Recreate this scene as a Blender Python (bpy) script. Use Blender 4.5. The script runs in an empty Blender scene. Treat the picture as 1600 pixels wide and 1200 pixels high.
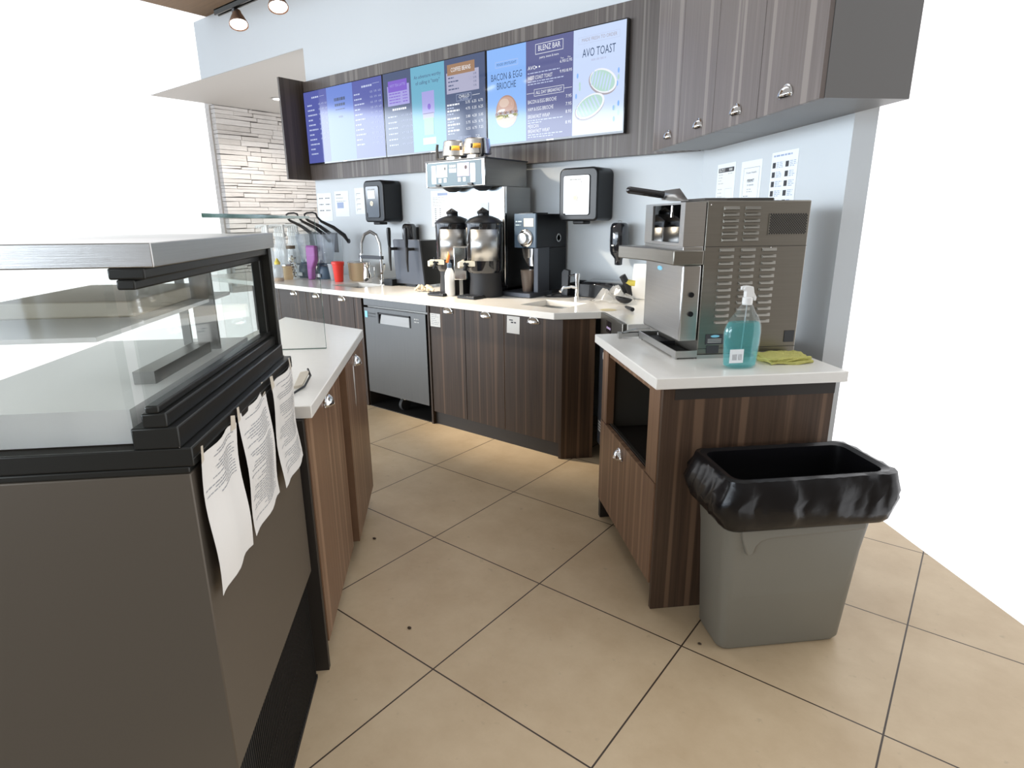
import bpy, bmesh, math, random
from mathutils import Vector, Matrix
random.seed(7)
C = bpy.context.scene.collection
PI = math.pi
# ---------------------------------------------------------------- camera, world, exposure
def setup():
    sc = bpy.context.scene
    yaw, pitch, roll, f = math.radians(38.256), math.radians(15.46), math.radians(0.4876), 930.7
    F = Vector((-math.sin(yaw)*math.cos(pitch), math.cos(yaw)*math.cos(pitch), -math.sin(pitch)))
    r = Vector((math.cos(yaw), math.sin(yaw), 0)); d = F.cross(r)
    c, s = math.cos(roll), math.sin(roll)
    R_, D_ = c*r + s*d, -s*r + c*d
    cam = bpy.data.cameras.new('camera'); cam.sensor_width = 36; cam.sensor_fit = 'HORIZONTAL'
    cam.lens = f/1600*36; cam.clip_start = .02
    o = bpy.data.objects.new('camera', cam); C.objects.link(o)
    m = Matrix(((R_.x, -D_.x, -F.x, 0), (R_.y, -D_.y, -F.y, 0), (R_.z, -D_.z, -F.z, 1.46), (0, 0, 0, 1)))
    o.matrix_world = m; sc.camera = o
    sc.view_settings.view_transform = 'Standard'; sc.view_settings.look = 'None'
    sc.view_settings.gamma = 1; sc.view_settings.use_curve_mapping = False
    sc.view_settings.exposure = EXPOSURE
    w = bpy.data.worlds.new('world'); sc.world = w; w.use_nodes = True
    nt = w.node_tree; nt.nodes.clear(); N = nt.nodes.new; L = nt.links.new
    tc = N('ShaderNodeTexCoord'); sp = N('ShaderNodeSeparateXYZ'); L(tc.outputs['Generated'], sp.inputs[0])
    def ss(src, a, b):                       # smooth step
        n = N('ShaderNodeMapRange'); n.interpolation_type = 'SMOOTHSTEP'
        n.inputs['From Min'].default_value = a; n.inputs['From Max'].default_value = b; L(src, n.inputs['Value']); return n.outputs[0]
    def mul(a, b):
        n = N('ShaderNodeMath'); n.operation = 'MULTIPLY'; L(a, n.inputs[0]); L(b, n.inputs[1]); return n.outputs[0]
    def mix(fac, c1, c2):
        n = N('ShaderNodeMix'); n.data_type = 'RGBA'; L(fac, n.inputs[0])
        for i, cc in ((6, c1), (7, c2)):
            if isinstance(cc, tuple): n.inputs[i].default_value = (*cc, 1)
            else: L(cc, n.inputs[i])
        return n.outputs[2]
    X, Y, Z = sp.outputs
    front = ss(Y, -.06, .02)                 # plain white backdrop added ahead, also lighting the room; shop interior behind
    dark = mix(ss(Z, -.05, .25), W_FLOOR, W_CEIL)
    win = mul(mul(ss(Z, -.16, -.14), ss(Z, .165, .15)), mul(ss(Y, -.12, -.16), ss(X, .25, .2)))
    wv = N('ShaderNodeMath'); wv.operation = 'PINGPONG'; L(X, wv.inputs[0]); wv.inputs[1].default_value = .11
    win = mul(win, ss(wv.outputs[0], .004, .010))       # mullions between the shop windows
    nz = N('ShaderNodeTexNoise'); nz.inputs['Scale'].default_value = 5; nz.inputs['Detail'].default_value = 3
    L(tc.outputs['Generated'], nz.inputs['Vector'])
    wcol = mix(ss(nz.outputs['Fac'], .42, .6), (.75*W_WIN, .9*W_WIN, 1.1*W_WIN), (1.25*W_WIN, 1.4*W_WIN, 1.6*W_WIN))
    sky = (W_SKY*.86, W_SKY*.96, W_SKY*1.08)
    wcol = mix(ss(Z, .02, .05), wcol, sky)               # street below, sky above
    inside = mix(win, dark, wcol)
    col = mix(front, inside, (W_FRONT, W_FRONT, W_FRONT*1.02))
    bg = N('ShaderNodeBackground'); L(col, bg.inputs[0]); bg.inputs[1].default_value = 1
    out = N('ShaderNodeOutputWorld'); L(bg.outputs[0], out.inputs[0])
EXPOSURE = 0.3
W_FRONT = 1.35
W_FLOOR = (.20, .16, .12); W_CEIL = (.36, .35, .34); W_WIN = 2.0; W_SKY = 7.0
setup()
def lamp(name, kind, loc, power, color, size=.1, aim=None, spot=None):
    l = bpy.data.lights.new(name, kind); l.energy = power; l.color = color
    if kind == 'AREA': l.size = size
    else: l.shadow_soft_size = size
    if spot: l.spot_size = spot; l.spot_blend = .6
    o = bpy.data.objects.new(name, l); C.objects.link(o); o.location = loc
    if aim is not None: o.rotation_euler = (Vector(aim)-Vector(loc)).to_track_quat('-Z', 'Y').to_euler()
    return o
# daylight from the street windows behind and to the left of the camera
lw = lamp('window_daylight', 'AREA', (-3.2, -3.4, 2.1), 70, (.86, .94, 1.0), 1, aim=(-3.0, 3.8, 1.3))
lw.data.shape = 'RECTANGLE'; lw.data.size = 5.0; lw.data.size_y = 2.0
# unseen area light added at the left to brighten the left worktop
lw2 = lamp('left_worktop_fill', 'AREA', (-5.6, -.9, 1.85), 85, (.93, .97, 1.0), 1, aim=(-2.2, 1.4, 1.2))
lw2.data.shape = 'RECTANGLE'; lw2.data.size = 2.6; lw2.data.size_y = 1.0

# ---------------------------------------------------------------- frames and mesh builder
S2 = math.sqrt(.5)
U = Vector((-S2, S2, 0)); V = Vector((S2, S2, 0))
def WF(a, b, c): return Vector((a, b, c))                       # world
def DF(u, v, z): return U*u + V*v + Vector((0, 0, z))           # 45-degree block: u away, v to the right
def frame(o, ax, ay, az=Vector((0, 0, 1))):
    o = Vector(o); ax = Vector(ax); ay = Vector(ay); az = Vector(az)
    return lambda a, b, c: o + ax*a + ay*b + az*c
def rotf(loc, deg, base=WF):
    a = math.radians(deg); l = Vector(loc)
    return lambda x, y, z: base(l.x + x*math.cos(a) - y*math.sin(a), l.y + x*math.sin(a) + y*math.cos(a), l.z + z)
_glyph = {}
def glyphs(s, cond=1.0):
    if s not in _glyph:
        cu = bpy.data.curves.new('t', 'FONT'); cu.body = s; cu.size = 1; cu.resolution_u = 2
        o = bpy.data.objects.new('t', cu); me = bpy.data.meshes.new_from_object(o)
        vs = [v.co.copy() for v in me.vertices]; fs = [tuple(p.vertices) for p in me.polygons]
        bpy.data.objects.remove(o); bpy.data.curves.remove(cu); bpy.data.meshes.remove(me)
        w = max([v.x for v in vs] or [1])
        _glyph[s] = (vs, fs, w)
    return _glyph[s]
class MB:
    def __init__(s, fr=WF): s.v = []; s.f = []; s.m = []; s.fr = fr; s.mi = 0
    def add(s, vs, fs, raw=False):
        b = len(s.v); s.v += [Vector(p) if raw else s.fr(*p) for p in vs]
        s.f += [tuple(i+b for i in f) for f in fs]; s.m += [s.mi]*len(fs); return s
    def box(s, a0, a1, b0, b1, c0, c1):
        return s.add([(a0,b0,c0),(a1,b0,c0),(a1,b1,c0),(a0,b1,c0),(a0,b0,c1),(a1,b0,c1),(a1,b1,c1),(a0,b1,c1)],
                     [(0,3,2,1),(4,5,6,7),(0,1,5,4),(1,2,6,5),(2,3,7,6),(3,0,4,7)])
    def poly(s, pts): return s.add(pts, [tuple(range(len(pts)))])
    def prism(s, pts, lo, hi, ax=2):
        def q(p, h): 
            return (p[0], p[1], h) if ax == 2 else ((p[0], h, p[1]) if ax == 1 else (h, p[0], p[1]))
        n = len(pts); vs = [q(p, lo) for p in pts] + [q(p, hi) for p in pts]
        return s.add(vs, [tuple(range(n))[::-1], tuple(range(n, 2*n))] + [(i, (i+1) % n, n+(i+1) % n, n+i) for i in range(n)])
    def lathe(s, c, prof, n=24, ax=2, sx=1, sy=1, cap=True):
        vs = []; fs = []
        for r, z in prof:
            for k in range(n):
                t = 2*PI*k/n; x, y = r*math.cos(t)*sx, r*math.sin(t)*sy
                p = (x, y, z) if ax == 2 else ((x, z, y) if ax == 1 else (z, x, y))
                vs.append((c[0]+p[0], c[1]+p[1], c[2]+p[2]))
        for j in range(len(prof)-1):
            for k in range(n): fs.append((j*n+k, j*n+(k+1) % n, (j+1)*n+(k+1) % n, (j+1)*n+k))
        if cap:
            fs.append(tuple(range(n))[::-1]); fs.append(tuple((len(prof)-1)*n+k for k in range(n)))
        return s.add(vs, fs)
    def cyl(s, c, r, h, n=24, ax=2, r2=None): return s.lathe(c, [(r, 0), (r if r2 is None else r2, h)], n, ax)
    def ball(s, c, rx, ry=None, rz=None, n=16, m=10, t0=0, t1=PI):
        ry = rx if ry is None else ry; rz = rx if rz is None else rz
        vs = []; fs = []
        for j in range(m+1):
            t = t0+(t1-t0)*j/m
            for k in range(n):
                p = 2*PI*k/n; vs.append((c[0]+rx*math.sin(t)*math.cos(p), c[1]+ry*math.sin(t)*math.sin(p), c[2]+rz*math.cos(t)))
        for j in range(m):
            for k in range(n): fs.append((j*n+k, j*n+(k+1) % n, (j+1)*n+(k+1) % n, (j+1)*n+k))
        return s.add(vs, fs)
    def tube(s, pts, r, n=8):
        P = [s.fr(*p) for p in pts]; rs = r if isinstance(r, (list, tuple)) else [r]*len(P); vs = []
        up = Vector((0, 0, 1))
        for i, p in enumerate(P):
            t = (P[min(i+1, len(P)-1)]-P[max(i-1, 0)]).normalized()
            a = t.cross(up)
            if a.length < .15: a = t.cross(Vector((1, .3, 0)))
            a.normalize(); b = t.cross(a)
            if i and (a.dot(pa) < 0): a, b = -a, -b
            pa = a
            for k in range(n):
                q = 2*PI*k/n; vs.append(p + a*rs[i]*math.cos(q) + b*rs[i]*math.sin(q))
        fs = [(i*n+k, i*n+(k+1) % n, (i+1)*n+(k+1) % n, (i+1)*n+k) for i in range(len(P)-1) for k in range(n)]
        fs += [tuple(range(n))[::-1], tuple((len(P)-1)*n+k for k in range(n))]
        return s.add(vs, fs, True)
    def text(s, t, o, ax, ay, h, w=None, al='L'):
        """flat lettering: origin o (frame coords), ax/ay directions (frame coords), cap height h, optional total width w"""
        vs, fs, gw = glyphs(t)
        k = h/.7; kx = k if w is None else w/gw; W_ = gw*kx
        off = {'L': 0, 'C': -W_/2, 'R': -W_}[al]
        o = Vector(o); ax = Vector(ax); ay = Vector(ay)
        return s.add([tuple(o + ax*(off+v.x*kx) + ay*(v.y*k)) for v in vs], fs)
    def build(s, name, mats, parent=None, bev=0, ang=35, seg=2, sol=0):
        me = bpy.data.meshes.new(name)
        org = parent_loc(parent)
        me.from_pydata([tuple(v-org) for v in s.v], [], s.f)
        if not isinstance(mats, (list, tuple)): mats = [mats]
        for m in mats: me.materials.append(m)
        for p, i in zip(me.polygons, s.m): p.material_index = i; p.use_smooth = True
        bm = bmesh.new(); bm.from_mesh(me)
        bmesh.ops.recalc_face_normals(bm, faces=bm.faces); bm.to_mesh(me); bm.free()
        me.set_sharp_from_angle(angle=math.radians(ang))
        o = bpy.data.objects.new(name, me); C.objects.link(o)
        if parent: o.parent = parent
        if sol:
            q = o.modifiers.new('thick', 'SOLIDIFY'); q.thickness = sol; q.offset = 0
        if bev:
            b = o.modifiers.new('bevel', 'BEVEL'); b.width = bev; b.segments = seg; b.limit_method = 'ANGLE'; b.angle_limit = math.radians(40)
        return o
def parent_loc(p):
    l = Vector((0, 0, 0))
    while p is not None: l += p.location; p = p.parent
    return l
def tag(o, label=None, cat=None, group=None, kind=None):
    if label: o['label'] = label
    if cat: o['category'] = cat
    if group: o['group'] = group
    if kind: o['kind'] = kind
    return o
def thing(name, label, cat, loc, group=None):
    o = bpy.data.objects.new(name, None); C.objects.link(o); o.location = Vector(loc); o.empty_display_size = .05
    return tag(o, label, cat, group)
def struct(o): o['kind'] = 'structure'; return o
def copy_tree(o, delta, label=None):
    c = o.copy(); C.objects.link(c); c.location = o.location + Vector(delta)
    if label: c['label'] = label
    for ch in list(o.children):
        d = ch.copy(); C.objects.link(d); d.parent = c
        for g in list(ch.children):
            e = g.copy(); C.objects.link(e); e.parent = d
    return c

# ---------------------------------------------------------------- materials
def mat(name, col, rough=.5, metal=0, spec=.5, emit=None, est=1, trans=0, coat=0, bump=0, bscale=50, var=0, vscale=8, ior=1.45, stretch=None, alpha=1):
    m = bpy.data.materials.new(name); m.use_nodes = True; nt = m.node_tree; b = nt.nodes['Principled BSDF']
    b.inputs['Base Color'].default_value = (*col, 1); b.inputs['Roughness'].default_value = rough; b.inputs['Metallic'].default_value = metal
    b.inputs['Specular IOR Level'].default_value = spec; b.inputs['Transmission Weight'].default_value = trans; b.inputs['IOR'].default_value = ior
    b.inputs['Coat Weight'].default_value = coat; b.inputs['Alpha'].default_value = alpha
    if emit: b.inputs['Emission Color'].default_value = (*emit, 1); b.inputs['Emission Strength'].default_value = est
    if bump or var:
        tc = nt.nodes.new('ShaderNodeTexCoord'); mp = nt.nodes.new('ShaderNodeMapping'); nt.links.new(tc.outputs['Object'], mp.inputs[0])
        if stretch: mp.inputs['Scale'].default_value = stretch
    if var:
        n = nt.nodes.new('ShaderNodeTexNoise'); n.inputs['Scale'].default_value = vscale; n.inputs['Detail'].default_value = 5; nt.links.new(mp.outputs[0], n.inputs['Vector'])
        mx = nt.nodes.new('ShaderNodeMix'); mx.data_type = 'RGBA'; nt.links.new(n.outputs['Fac'], mx.inputs[0])
        mx.inputs[6].default_value = (*[c*(1-var) for c in col], 1); mx.inputs[7].default_value = (*[min(1, c*(1+var)) for c in col], 1)
        nt.links.new(mx.outputs[2], b.inputs['Base Color'])
    if bump:
        n = nt.nodes.new('ShaderNodeTexNoise'); n.inputs['Scale'].default_value = bscale; n.inputs['Detail'].default_value = 4; nt.links.new(mp.outputs[0], n.inputs['Vector'])
        bp = nt.nodes.new('ShaderNodeBump'); bp.inputs['Strength'].default_value = bump; bp.inputs['Distance'].default_value = .01
        nt.links.new(n.outputs['Fac'], bp.inputs['Height']); nt.links.new(bp.outputs[0], b.inputs['Normal'])
    return m
def glass(name, tint=(1, 1, 1), refl=1.0, rough=.02, body=None, bfac=0):
    """thin clear sheet: transparent, with a Fresnel reflection; optional scattering body colour"""
    m = bpy.data.materials.new(name); m.use_nodes = True; nt = m.node_tree; nt.nodes.clear(); N = nt.nodes.new; L = nt.links.new
    t = N('ShaderNodeBsdfTransparent'); t.inputs[0].default_value = (*tint, 1)
    src = t.outputs[0]
    if body:
        d = N('ShaderNodeBsdfDiffuse'); d.inputs[0].default_value = (*body, 1)
        tr = N('ShaderNodeBsdfTranslucent'); tr.inputs[0].default_value = (*body, 1)
        ad = N('ShaderNodeMixShader'); ad.inputs[0].default_value = .5; L(d.outputs[0], ad.inputs[1]); L(tr.outputs[0], ad.inputs[2])
        mb = N('ShaderNodeMixShader'); mb.inputs[0].default_value = bfac; L(src, mb.inputs[1]); L(ad.outputs[0], mb.inputs[2]); src = mb.outputs[0]
    g = N('ShaderNodeBsdfGlossy'); g.inputs['Roughness'].default_value = rough
    lw_ = N('ShaderNodeLayerWeight'); lw_.inputs[0].default_value = .5
    pw = N('ShaderNodeMath'); pw.operation = 'POWER'; pw.inputs[1].default_value = 4.5; L(lw_.outputs['Facing'], pw.inputs[0])
    ml = N('ShaderNodeMath'); ml.operation = 'MULTIPLY_ADD'; ml.inputs[1].default_value = .85*refl; ml.inputs[2].default_value = .045*refl; ml.use_clamp = True; L(pw.outputs[0], ml.inputs[0])
    mx = N('ShaderNodeMixShader'); L(ml.outputs[0], mx.inputs[0]); L(src, mx.inputs[1]); L(g.outputs[0], mx.inputs[2])
    o = N('ShaderNodeOutputMaterial'); L(mx.outputs[0], o.inputs[0]); return m
def wood(name, d, c1=(.030, .019, .013), c2=(.058, .037, .025), c3=(.115, .072, .046), rough=.42, off=0.0, thr=.57):
    """zebrano laminate with vertical grain; d = horizontal direction across the grain"""
    m = bpy.data.materials.new(name); m.use_nodes = True; nt = m.node_tree; b = nt.nodes['Principled BSDF']; N = nt.nodes.new; L = nt.links.new
    ge = N('ShaderNodeNewGeometry')
    dt = N('ShaderNodeVectorMath'); dt.operation = 'DOT_PRODUCT'; L(ge.outputs['Position'], dt.inputs[0]); dt.inputs[1].default_value = d
    sp = N('ShaderNodeSeparateXYZ'); L(ge.outputs['Position'], sp.inputs[0])
    def vec(kx, kz, o=0):
        a = N('ShaderNodeMath'); a.operation = 'MULTIPLY_ADD'; L(dt.outputs['Value'], a.inputs[0]); a.inputs[1].default_value = kx; a.inputs[2].default_value = o+off
        z = N('ShaderNodeMath'); z.operation = 'MULTIPLY'; L(sp.outputs[2], z.inputs[0]); z.inputs[1].default_value = kz
        c = N('ShaderNodeCombineXYZ'); L(a.outputs[0], c.inputs[0]); L(z.outputs[0], c.inputs[1]); return c.outputs[0]
    n1 = N('ShaderNodeTexNoise'); n1.inputs['Scale'].default_value = 1; n1.inputs['Detail'].default_value = 6; n1.inputs['Roughness'].default_value = .7; L(vec(60, 1.2), n1.inputs['Vector'])
    n2 = N('ShaderNodeTexNoise'); n2.inputs['Scale'].default_value = 1; n2.inputs['Detail'].default_value = 1; L(vec(26, .22, 31), n2.inputs['Vector'])
    r1 = N('ShaderNodeValToRGB'); r1.color_ramp.elements[0].position = .35; r1.color_ramp.elements[0].color = (*c1, 1)
    r1.color_ramp.elements[1].position = .68; r1.color_ramp.elements[1].color = (*c2, 1); L(n1.outputs['Fac'], r1.inputs[0])
    r2 = N('ShaderNodeValToRGB'); r2.color_ramp.elements[0].position = thr; r2.color_ramp.elements[0].color = (0, 0, 0, 1)
    r2.color_ramp.elements[1].position = thr+.06; r2.color_ramp.elements[1].color = (.75, .75, .75, 1); L(n2.outputs['Fac'], r2.inputs[0])
    mx = N('ShaderNodeMix'); mx.data_type = 'RGBA'; L(r2.outputs[0], mx.inputs[0]); L(r1.outputs[0], mx.inputs[6]); mx.inputs[7].default_value = (*c3, 1)
    L(mx.outputs[2], b.inputs['Base Color']); b.inputs['Roughness'].default_value = rough; b.inputs['Specular IOR Level'].default_value = .35
    bp = N('ShaderNodeBump'); bp.inputs['Strength'].default_value = .12; bp.inputs['Distance'].default_value = .002; L(n1.outputs['Fac'], bp.inputs['Height']); L(bp.outputs[0], b.inputs['Normal'])
    return m
def floor_mat():
    m = bpy.data.materials.new('floor_tiles'); m.use_nodes = True; nt = m.node_tree; b = nt.nodes['Principled BSDF']; N = nt.nodes.new; L = nt.links.new
    ge = N('ShaderNodeNewGeometry'); sp = N('ShaderNodeSeparateXYZ'); L(ge.outputs['Position'], sp.inputs[0])
    def line(src, o, p):
        a = N('ShaderNodeMath'); a.operation = 'SUBTRACT'; L(src, a.inputs[0]); a.inputs[1].default_value = o - p*20 - p/2
        q = N('ShaderNodeMath'); q.operation = 'MODULO'; L(a.outputs[0], q.inputs[0]); q.inputs[1].default_value = p
        e = N('ShaderNodeMath'); e.operation = 'SUBTRACT'; L(q.outputs[0], e.inputs[0]); e.inputs[1].default_value = p/2
        g = N('ShaderNodeMath'); g.operation = 'ABSOLUTE'; L(e.outputs[0], g.inputs[0])
        h = N('ShaderNodeMath'); h.operation = 'LESS_THAN'; L(g.outputs[0], h.inputs[0]); h.inputs[1].default_value = .0027; return h.outputs[0]
    mxl = N('ShaderNodeMath'); mxl.operation = 'MAXIMUM'
    L(line(sp.outputs[0], -1.256, .6165), mxl.inputs[0]); L(line(sp.outputs[1], 1.766, .6165), mxl.inputs[1])
    n = N('ShaderNodeTexNoise'); n.inputs['Scale'].default_value = 3.5; n.inputs['Detail'].default_value = 8; n.inputs['Roughness'].default_value = .65; L(ge.outputs['Position'], n.inputs['Vector'])
    r = N('ShaderNodeValToRGB'); r.color_ramp.elements[0].position = .3; r.color_ramp.elements[0].color = (.49, .365, .225, 1)
    r.color_ramp.elements[1].position = .72; r.color_ramp.elements[1].color = (.62, .49, .325, 1); L(n.outputs['Fac'], r.inputs[0])
    v = N('ShaderNodeTexNoise'); v.inputs['Scale'].default_value = 26; v.inputs['Detail'].default_value = 5; L(ge.outputs['Position'], v.inputs['Vector'])
    r3 = N('ShaderNodeValToRGB'); r3.color_ramp.elements[0].position = .66; r3.color_ramp.elements[0].color = (0, 0, 0, 1); r3.color_ramp.elements[1].position = .8; r3.color_ramp.elements[1].color = (.5, .5, .5, 1); L(v.outputs['Fac'], r3.inputs[0])
    m0 = N('ShaderNodeMix'); m0.data_type = 'RGBA'; L(r3.outputs[0], m0.inputs[0]); L(r.outputs[0], m0.inputs[6]); m0.inputs[7].default_value = (.30, .24, .16, 1)
    mx = N('ShaderNodeMix'); mx.data_type = 'RGBA'; L(mxl.outputs[0], mx.inputs[0]); L(m0.outputs[2], mx.inputs[6]); mx.inputs[7].default_value = (.045, .028, .018, 1)
    L(mx.outputs[2], b.inputs['Base Color']); b.inputs['Roughness'].default_value = .42; b.inputs['Specular IOR Level'].default_value = .4
    return m
def brushed(name, col, rough=.3, st=(1, 1, 120), k=.25):
    m = mat(name, col, rough, 1.0, var=.10, vscale=3, bump=.06, bscale=8, stretch=st)
    return m
def stone_mat():
    m = bpy.data.materials.new('ledger_stone'); m.use_nodes = True; nt = m.node_tree; b = nt.nodes['Principled BSDF']; N = nt.nodes.new; L = nt.links.new
    ge = N('ShaderNodeNewGeometry'); n = N('ShaderNodeTexNoise'); n.inputs['Scale'].default_value = 2.2; n.inputs['Detail'].default_value = 6; L(ge.outputs['Position'], n.inputs['Vector'])
    mx = N('ShaderNodeMix'); mx.data_type = 'RGBA'; L(ge.outputs['Random Per Island'], mx.inputs[0]); mx.inputs[6].default_value = (.76, .72, .68, 1); mx.inputs[7].default_value = (.86, .83, .80, 1)
    m2 = N('ShaderNodeMix'); m2.data_type = 'RGBA'; m2.blend_type = 'MULTIPLY'; m2.inputs[0].default_value = .5; L(mx.outputs[2], m2.inputs[6]); L(n.outputs['Fac'], m2.inputs[7])
    m3 = N('ShaderNodeMix'); m3.data_type = 'RGBA'; m3.inputs[0].default_value = .35; L(mx.outputs[2], m3.inputs[7]); L(m2.outputs[2], m3.inputs[6])
    L(m3.outputs[2], b.inputs['Base Color']); b.inputs['Roughness'].default_value = .85
    n3 = N('ShaderNodeTexNoise'); n3.inputs['Scale'].default_value = 14; n3.inputs['Detail'].default_value = 5; mp = N('ShaderNodeMapping'); mp.inputs['Scale'].default_value = (1, .3, 1.6); L(ge.outputs['Position'], mp.inputs[0]); L(mp.outputs[0], n3.inputs['Vector'])
    bp = N('ShaderNodeBump'); bp.inputs['Strength'].default_value = .8; bp.inputs['Distance'].default_value = .03; L(n3.outputs['Fac'], bp.inputs['Height']); L(bp.outputs[0], b.inputs['Normal'])
    return m
M = dict(
    wall=mat('wall_paint', (.61, .65, .675), .55, var=.02, vscale=1.5), ceil=mat('ceiling_paint', (.52, .50, .47), .7),
    brown=mat('ceiling_boards', (.22, .13, .06), .6, var=.3, vscale=6, stretch=(.4, 8, 1)),
    wx=wood('wood_laminate_back', (1, 0, 0)), wu=wood('wood_laminate_side', tuple(U)), wv=wood('wood_laminate_end', tuple(V), (.052, .031, .020), (.095, .057, .036), (.18, .11, .068), off=3.1),
    wxu=wood('wood_laminate_menu', (1, 0, 0), (.085, .070, .062), (.125, .105, .095), (.20, .175, .155), .4, off=9),
    wuu=wood('wood_laminate_upper', tuple(U), (.125, .103, .092), (.165, .138, .125), (.25, .215, .19), .40, off=5),
    wL=wood('wood_laminate_light', tuple(U), (.17, .095, .056), (.235, .138, .083), (.34, .21, .13), .40, off=14, thr=.53),
    wy=wood('wood_laminate_fin', (0, 1, 0), (.085, .068, .056), (.12, .098, .082), (.15, .12, .10), .45),
    wdark=mat('dark_melamine', (.028, .024, .021), .45), toe=mat('toe_kick_black', (.012, .011, .010), .5),
    grey=mat('underside_laminate', (.16, .155, .15), .4),
    quartz=mat('white_quartz', (.88, .855, .80), .16, var=.03, vscale=30),
    steel=brushed('brushed_steel', (.52, .52, .51), .3), steel_d=brushed('dark_steel', (.34, .335, .32), .34), steel_w=brushed('warm_steel', (.27, .258, .228), .36, (1, 1, 40)),
    fridge=brushed('fridge_steel', (.14, .142, .14), .36, (60, 60, 1)),
    chrome=mat('chrome', (.82, .82, .82), .08, 1), black=mat('black_plastic', (.010, .011, .013), .28, spec=.35), blackg=mat('black_gloss', (.010, .011, .014), .07, coat=1),
    blackm=mat('black_matte', (.02, .02, .022), .55), dgrey=mat('dark_grey_plastic', (.05, .055, .065), .4), rubber=mat('rubber', (.03, .03, .03), .7),
    anod=mat('anodised_frame', (.035, .036, .034), .3, .6), casep=mat('case_panel', (.115, .098, .078), .38, .3), slate=mat('tap_box_slate', (.060, .066, .080), .38, .3),
    white=mat('white_plastic', (.80, .80, .78), .35), cream=mat('cream_plastic', (.72, .66, .52), .4), paper=mat('paper', (.74, .72, .68), .75), paperw=mat('paper_white', (.82, .86, .88), .7),
    ink=mat('ink', (.05, .05, .055), .7), inkl=mat('ink_grey', (.30, .31, .33), .7), inkll=mat('ink_pale', (.50, .50, .48), .7), inkb=mat('ink_blue', (.35, .42, .60), .7),
    glass=glass('clear_glass', (.975, .99, .985)), glassd=glass('smoked_glass', (.14, .16, .18), 1.3), clear=glass('clear_plastic', (.97, .98, .985), 1.2, .06, (.95, .96, .97), .04), milky=glass('milky_plastic', (.95, .97, .98), 1.2, .06, (.95, .96, .97), .38), basket=mat('funnel_steel', (.85, .83, .80), .22, 1),
    frost=glass('frosted_plastic', (.85, .88, .9), 1, .2, (.80, .83, .85), .45), edge=glass('glass_edge_green', (.25, .45, .38), 1, .1, (.10, .22, .18), .5),
    teal=glass('teal_liquid', (.62, .93, .93), .8, .05, (.10, .62, .66), .30), bottle=glass('bottle_plastic', (.95, .97, .97), 1, .05, (.8, .85, .85), .06),
    purple=mat('purple_silicone', (.33, .10, .34), .5), red=mat('red_plastic', (.80, .045, .03), .4), tan=glass('tan_container', (.92, .82, .66), .7, .2, (.82, .66, .44), .7),
    bluegrey=mat('blue_grey_plastic', (.075, .115, .165), .4), blueclear=glass('blue_clear_jar', (.93, .95, .98), 1, .08, (.78, .86, .95), .28),
    yellow=mat('yellow_cloth', (.58, .55, .17), .9, bump=.8, bscale=120, var=.15, vscale=40), yel=mat('yellow_cap', (.85, .68, .12), .45), orange=mat('orange_syrup', (.70, .36, .12), .4),
    rag=mat('cream_rag', (.62, .54, .42), .9, bump=.6, bscale=60), bin=mat('bin_grey', (.185, .175, .145), .42, var=.05, vscale=5), bag=mat('bin_bag', (.006, .006, .007), .24, spec=.4, bump=.22, bscale=9, stretch=(1, 1, 2.2)),
    tape=mat('tape', (.60, .54, .44), .5), film=glass('plastic_bag', (.96, .96, .95), 1.6, .12, (.9, .9, .88), .40), lav=mat('lavender_sticker', (.55, .42, .66), .5), paleb=mat('pale_blue_sticker', (.55, .68, .74), .5),
    panelb=mat('brewer_fascia', (.075, .12, .16), .45), orangem=mat('orange_mark', (.85, .42, .05), .5), sky=mat('sky_decal', (.25, .62, .80), .5), flame=mat('orange_tag', (.9, .25, .05), .5),
    spatula=mat('smoky_tray', (.075, .068, .060), .4), mesh=mat('vent_black', (.01, .01, .01), .6),
    lamp=mat('lamp_glow', (1, 1, 1), .5, emit=(1, .95, .86), est=6), bronze=mat('lamp_shell', (.30, .20, .15), .3, .7),
    stain=mat('stain', (.60, .52, .30), .5), debris=mat('debris', (.06, .04, .025), .8),
)
def em(name, col, st=.78): return mat(name, (.01, .01, .012), .07, emit=col, est=st, spec=.8)

# ================================================================ the setting
f = MB(); f.prism([(-6.0, -.1), (.35, -.1), (.35, 2.6), (-.8, 3.9), (-6.0, 3.9)], -.06, 0)
struct(f.build('floor', floor_mat()))
w = MB(); w.box(-5.53, -1.40, 3.8, 3.95, 0, 3.664); w.box(-7.6, -5.53, 3.8, 3.95, 3.071, 3.664); struct(w.build('wall_back', M['wall']))
w = MB(DF); w.box(2.35, 3.75, 1.64, 1.74, 0, 3.3); struct(w.build('wall_right', M['wall']))
c = MB(); c.box(-9.0, -5.532, 3.803, 9.0, 3.064, 3.0705); struct(c.build('ceiling', M['ceil']))
c = MB(); c.box(-7.3, -3.0, 2.1, 3.8, 3.664, 3.72); struct(c.build('ceiling_boards', M['brown']))
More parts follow.
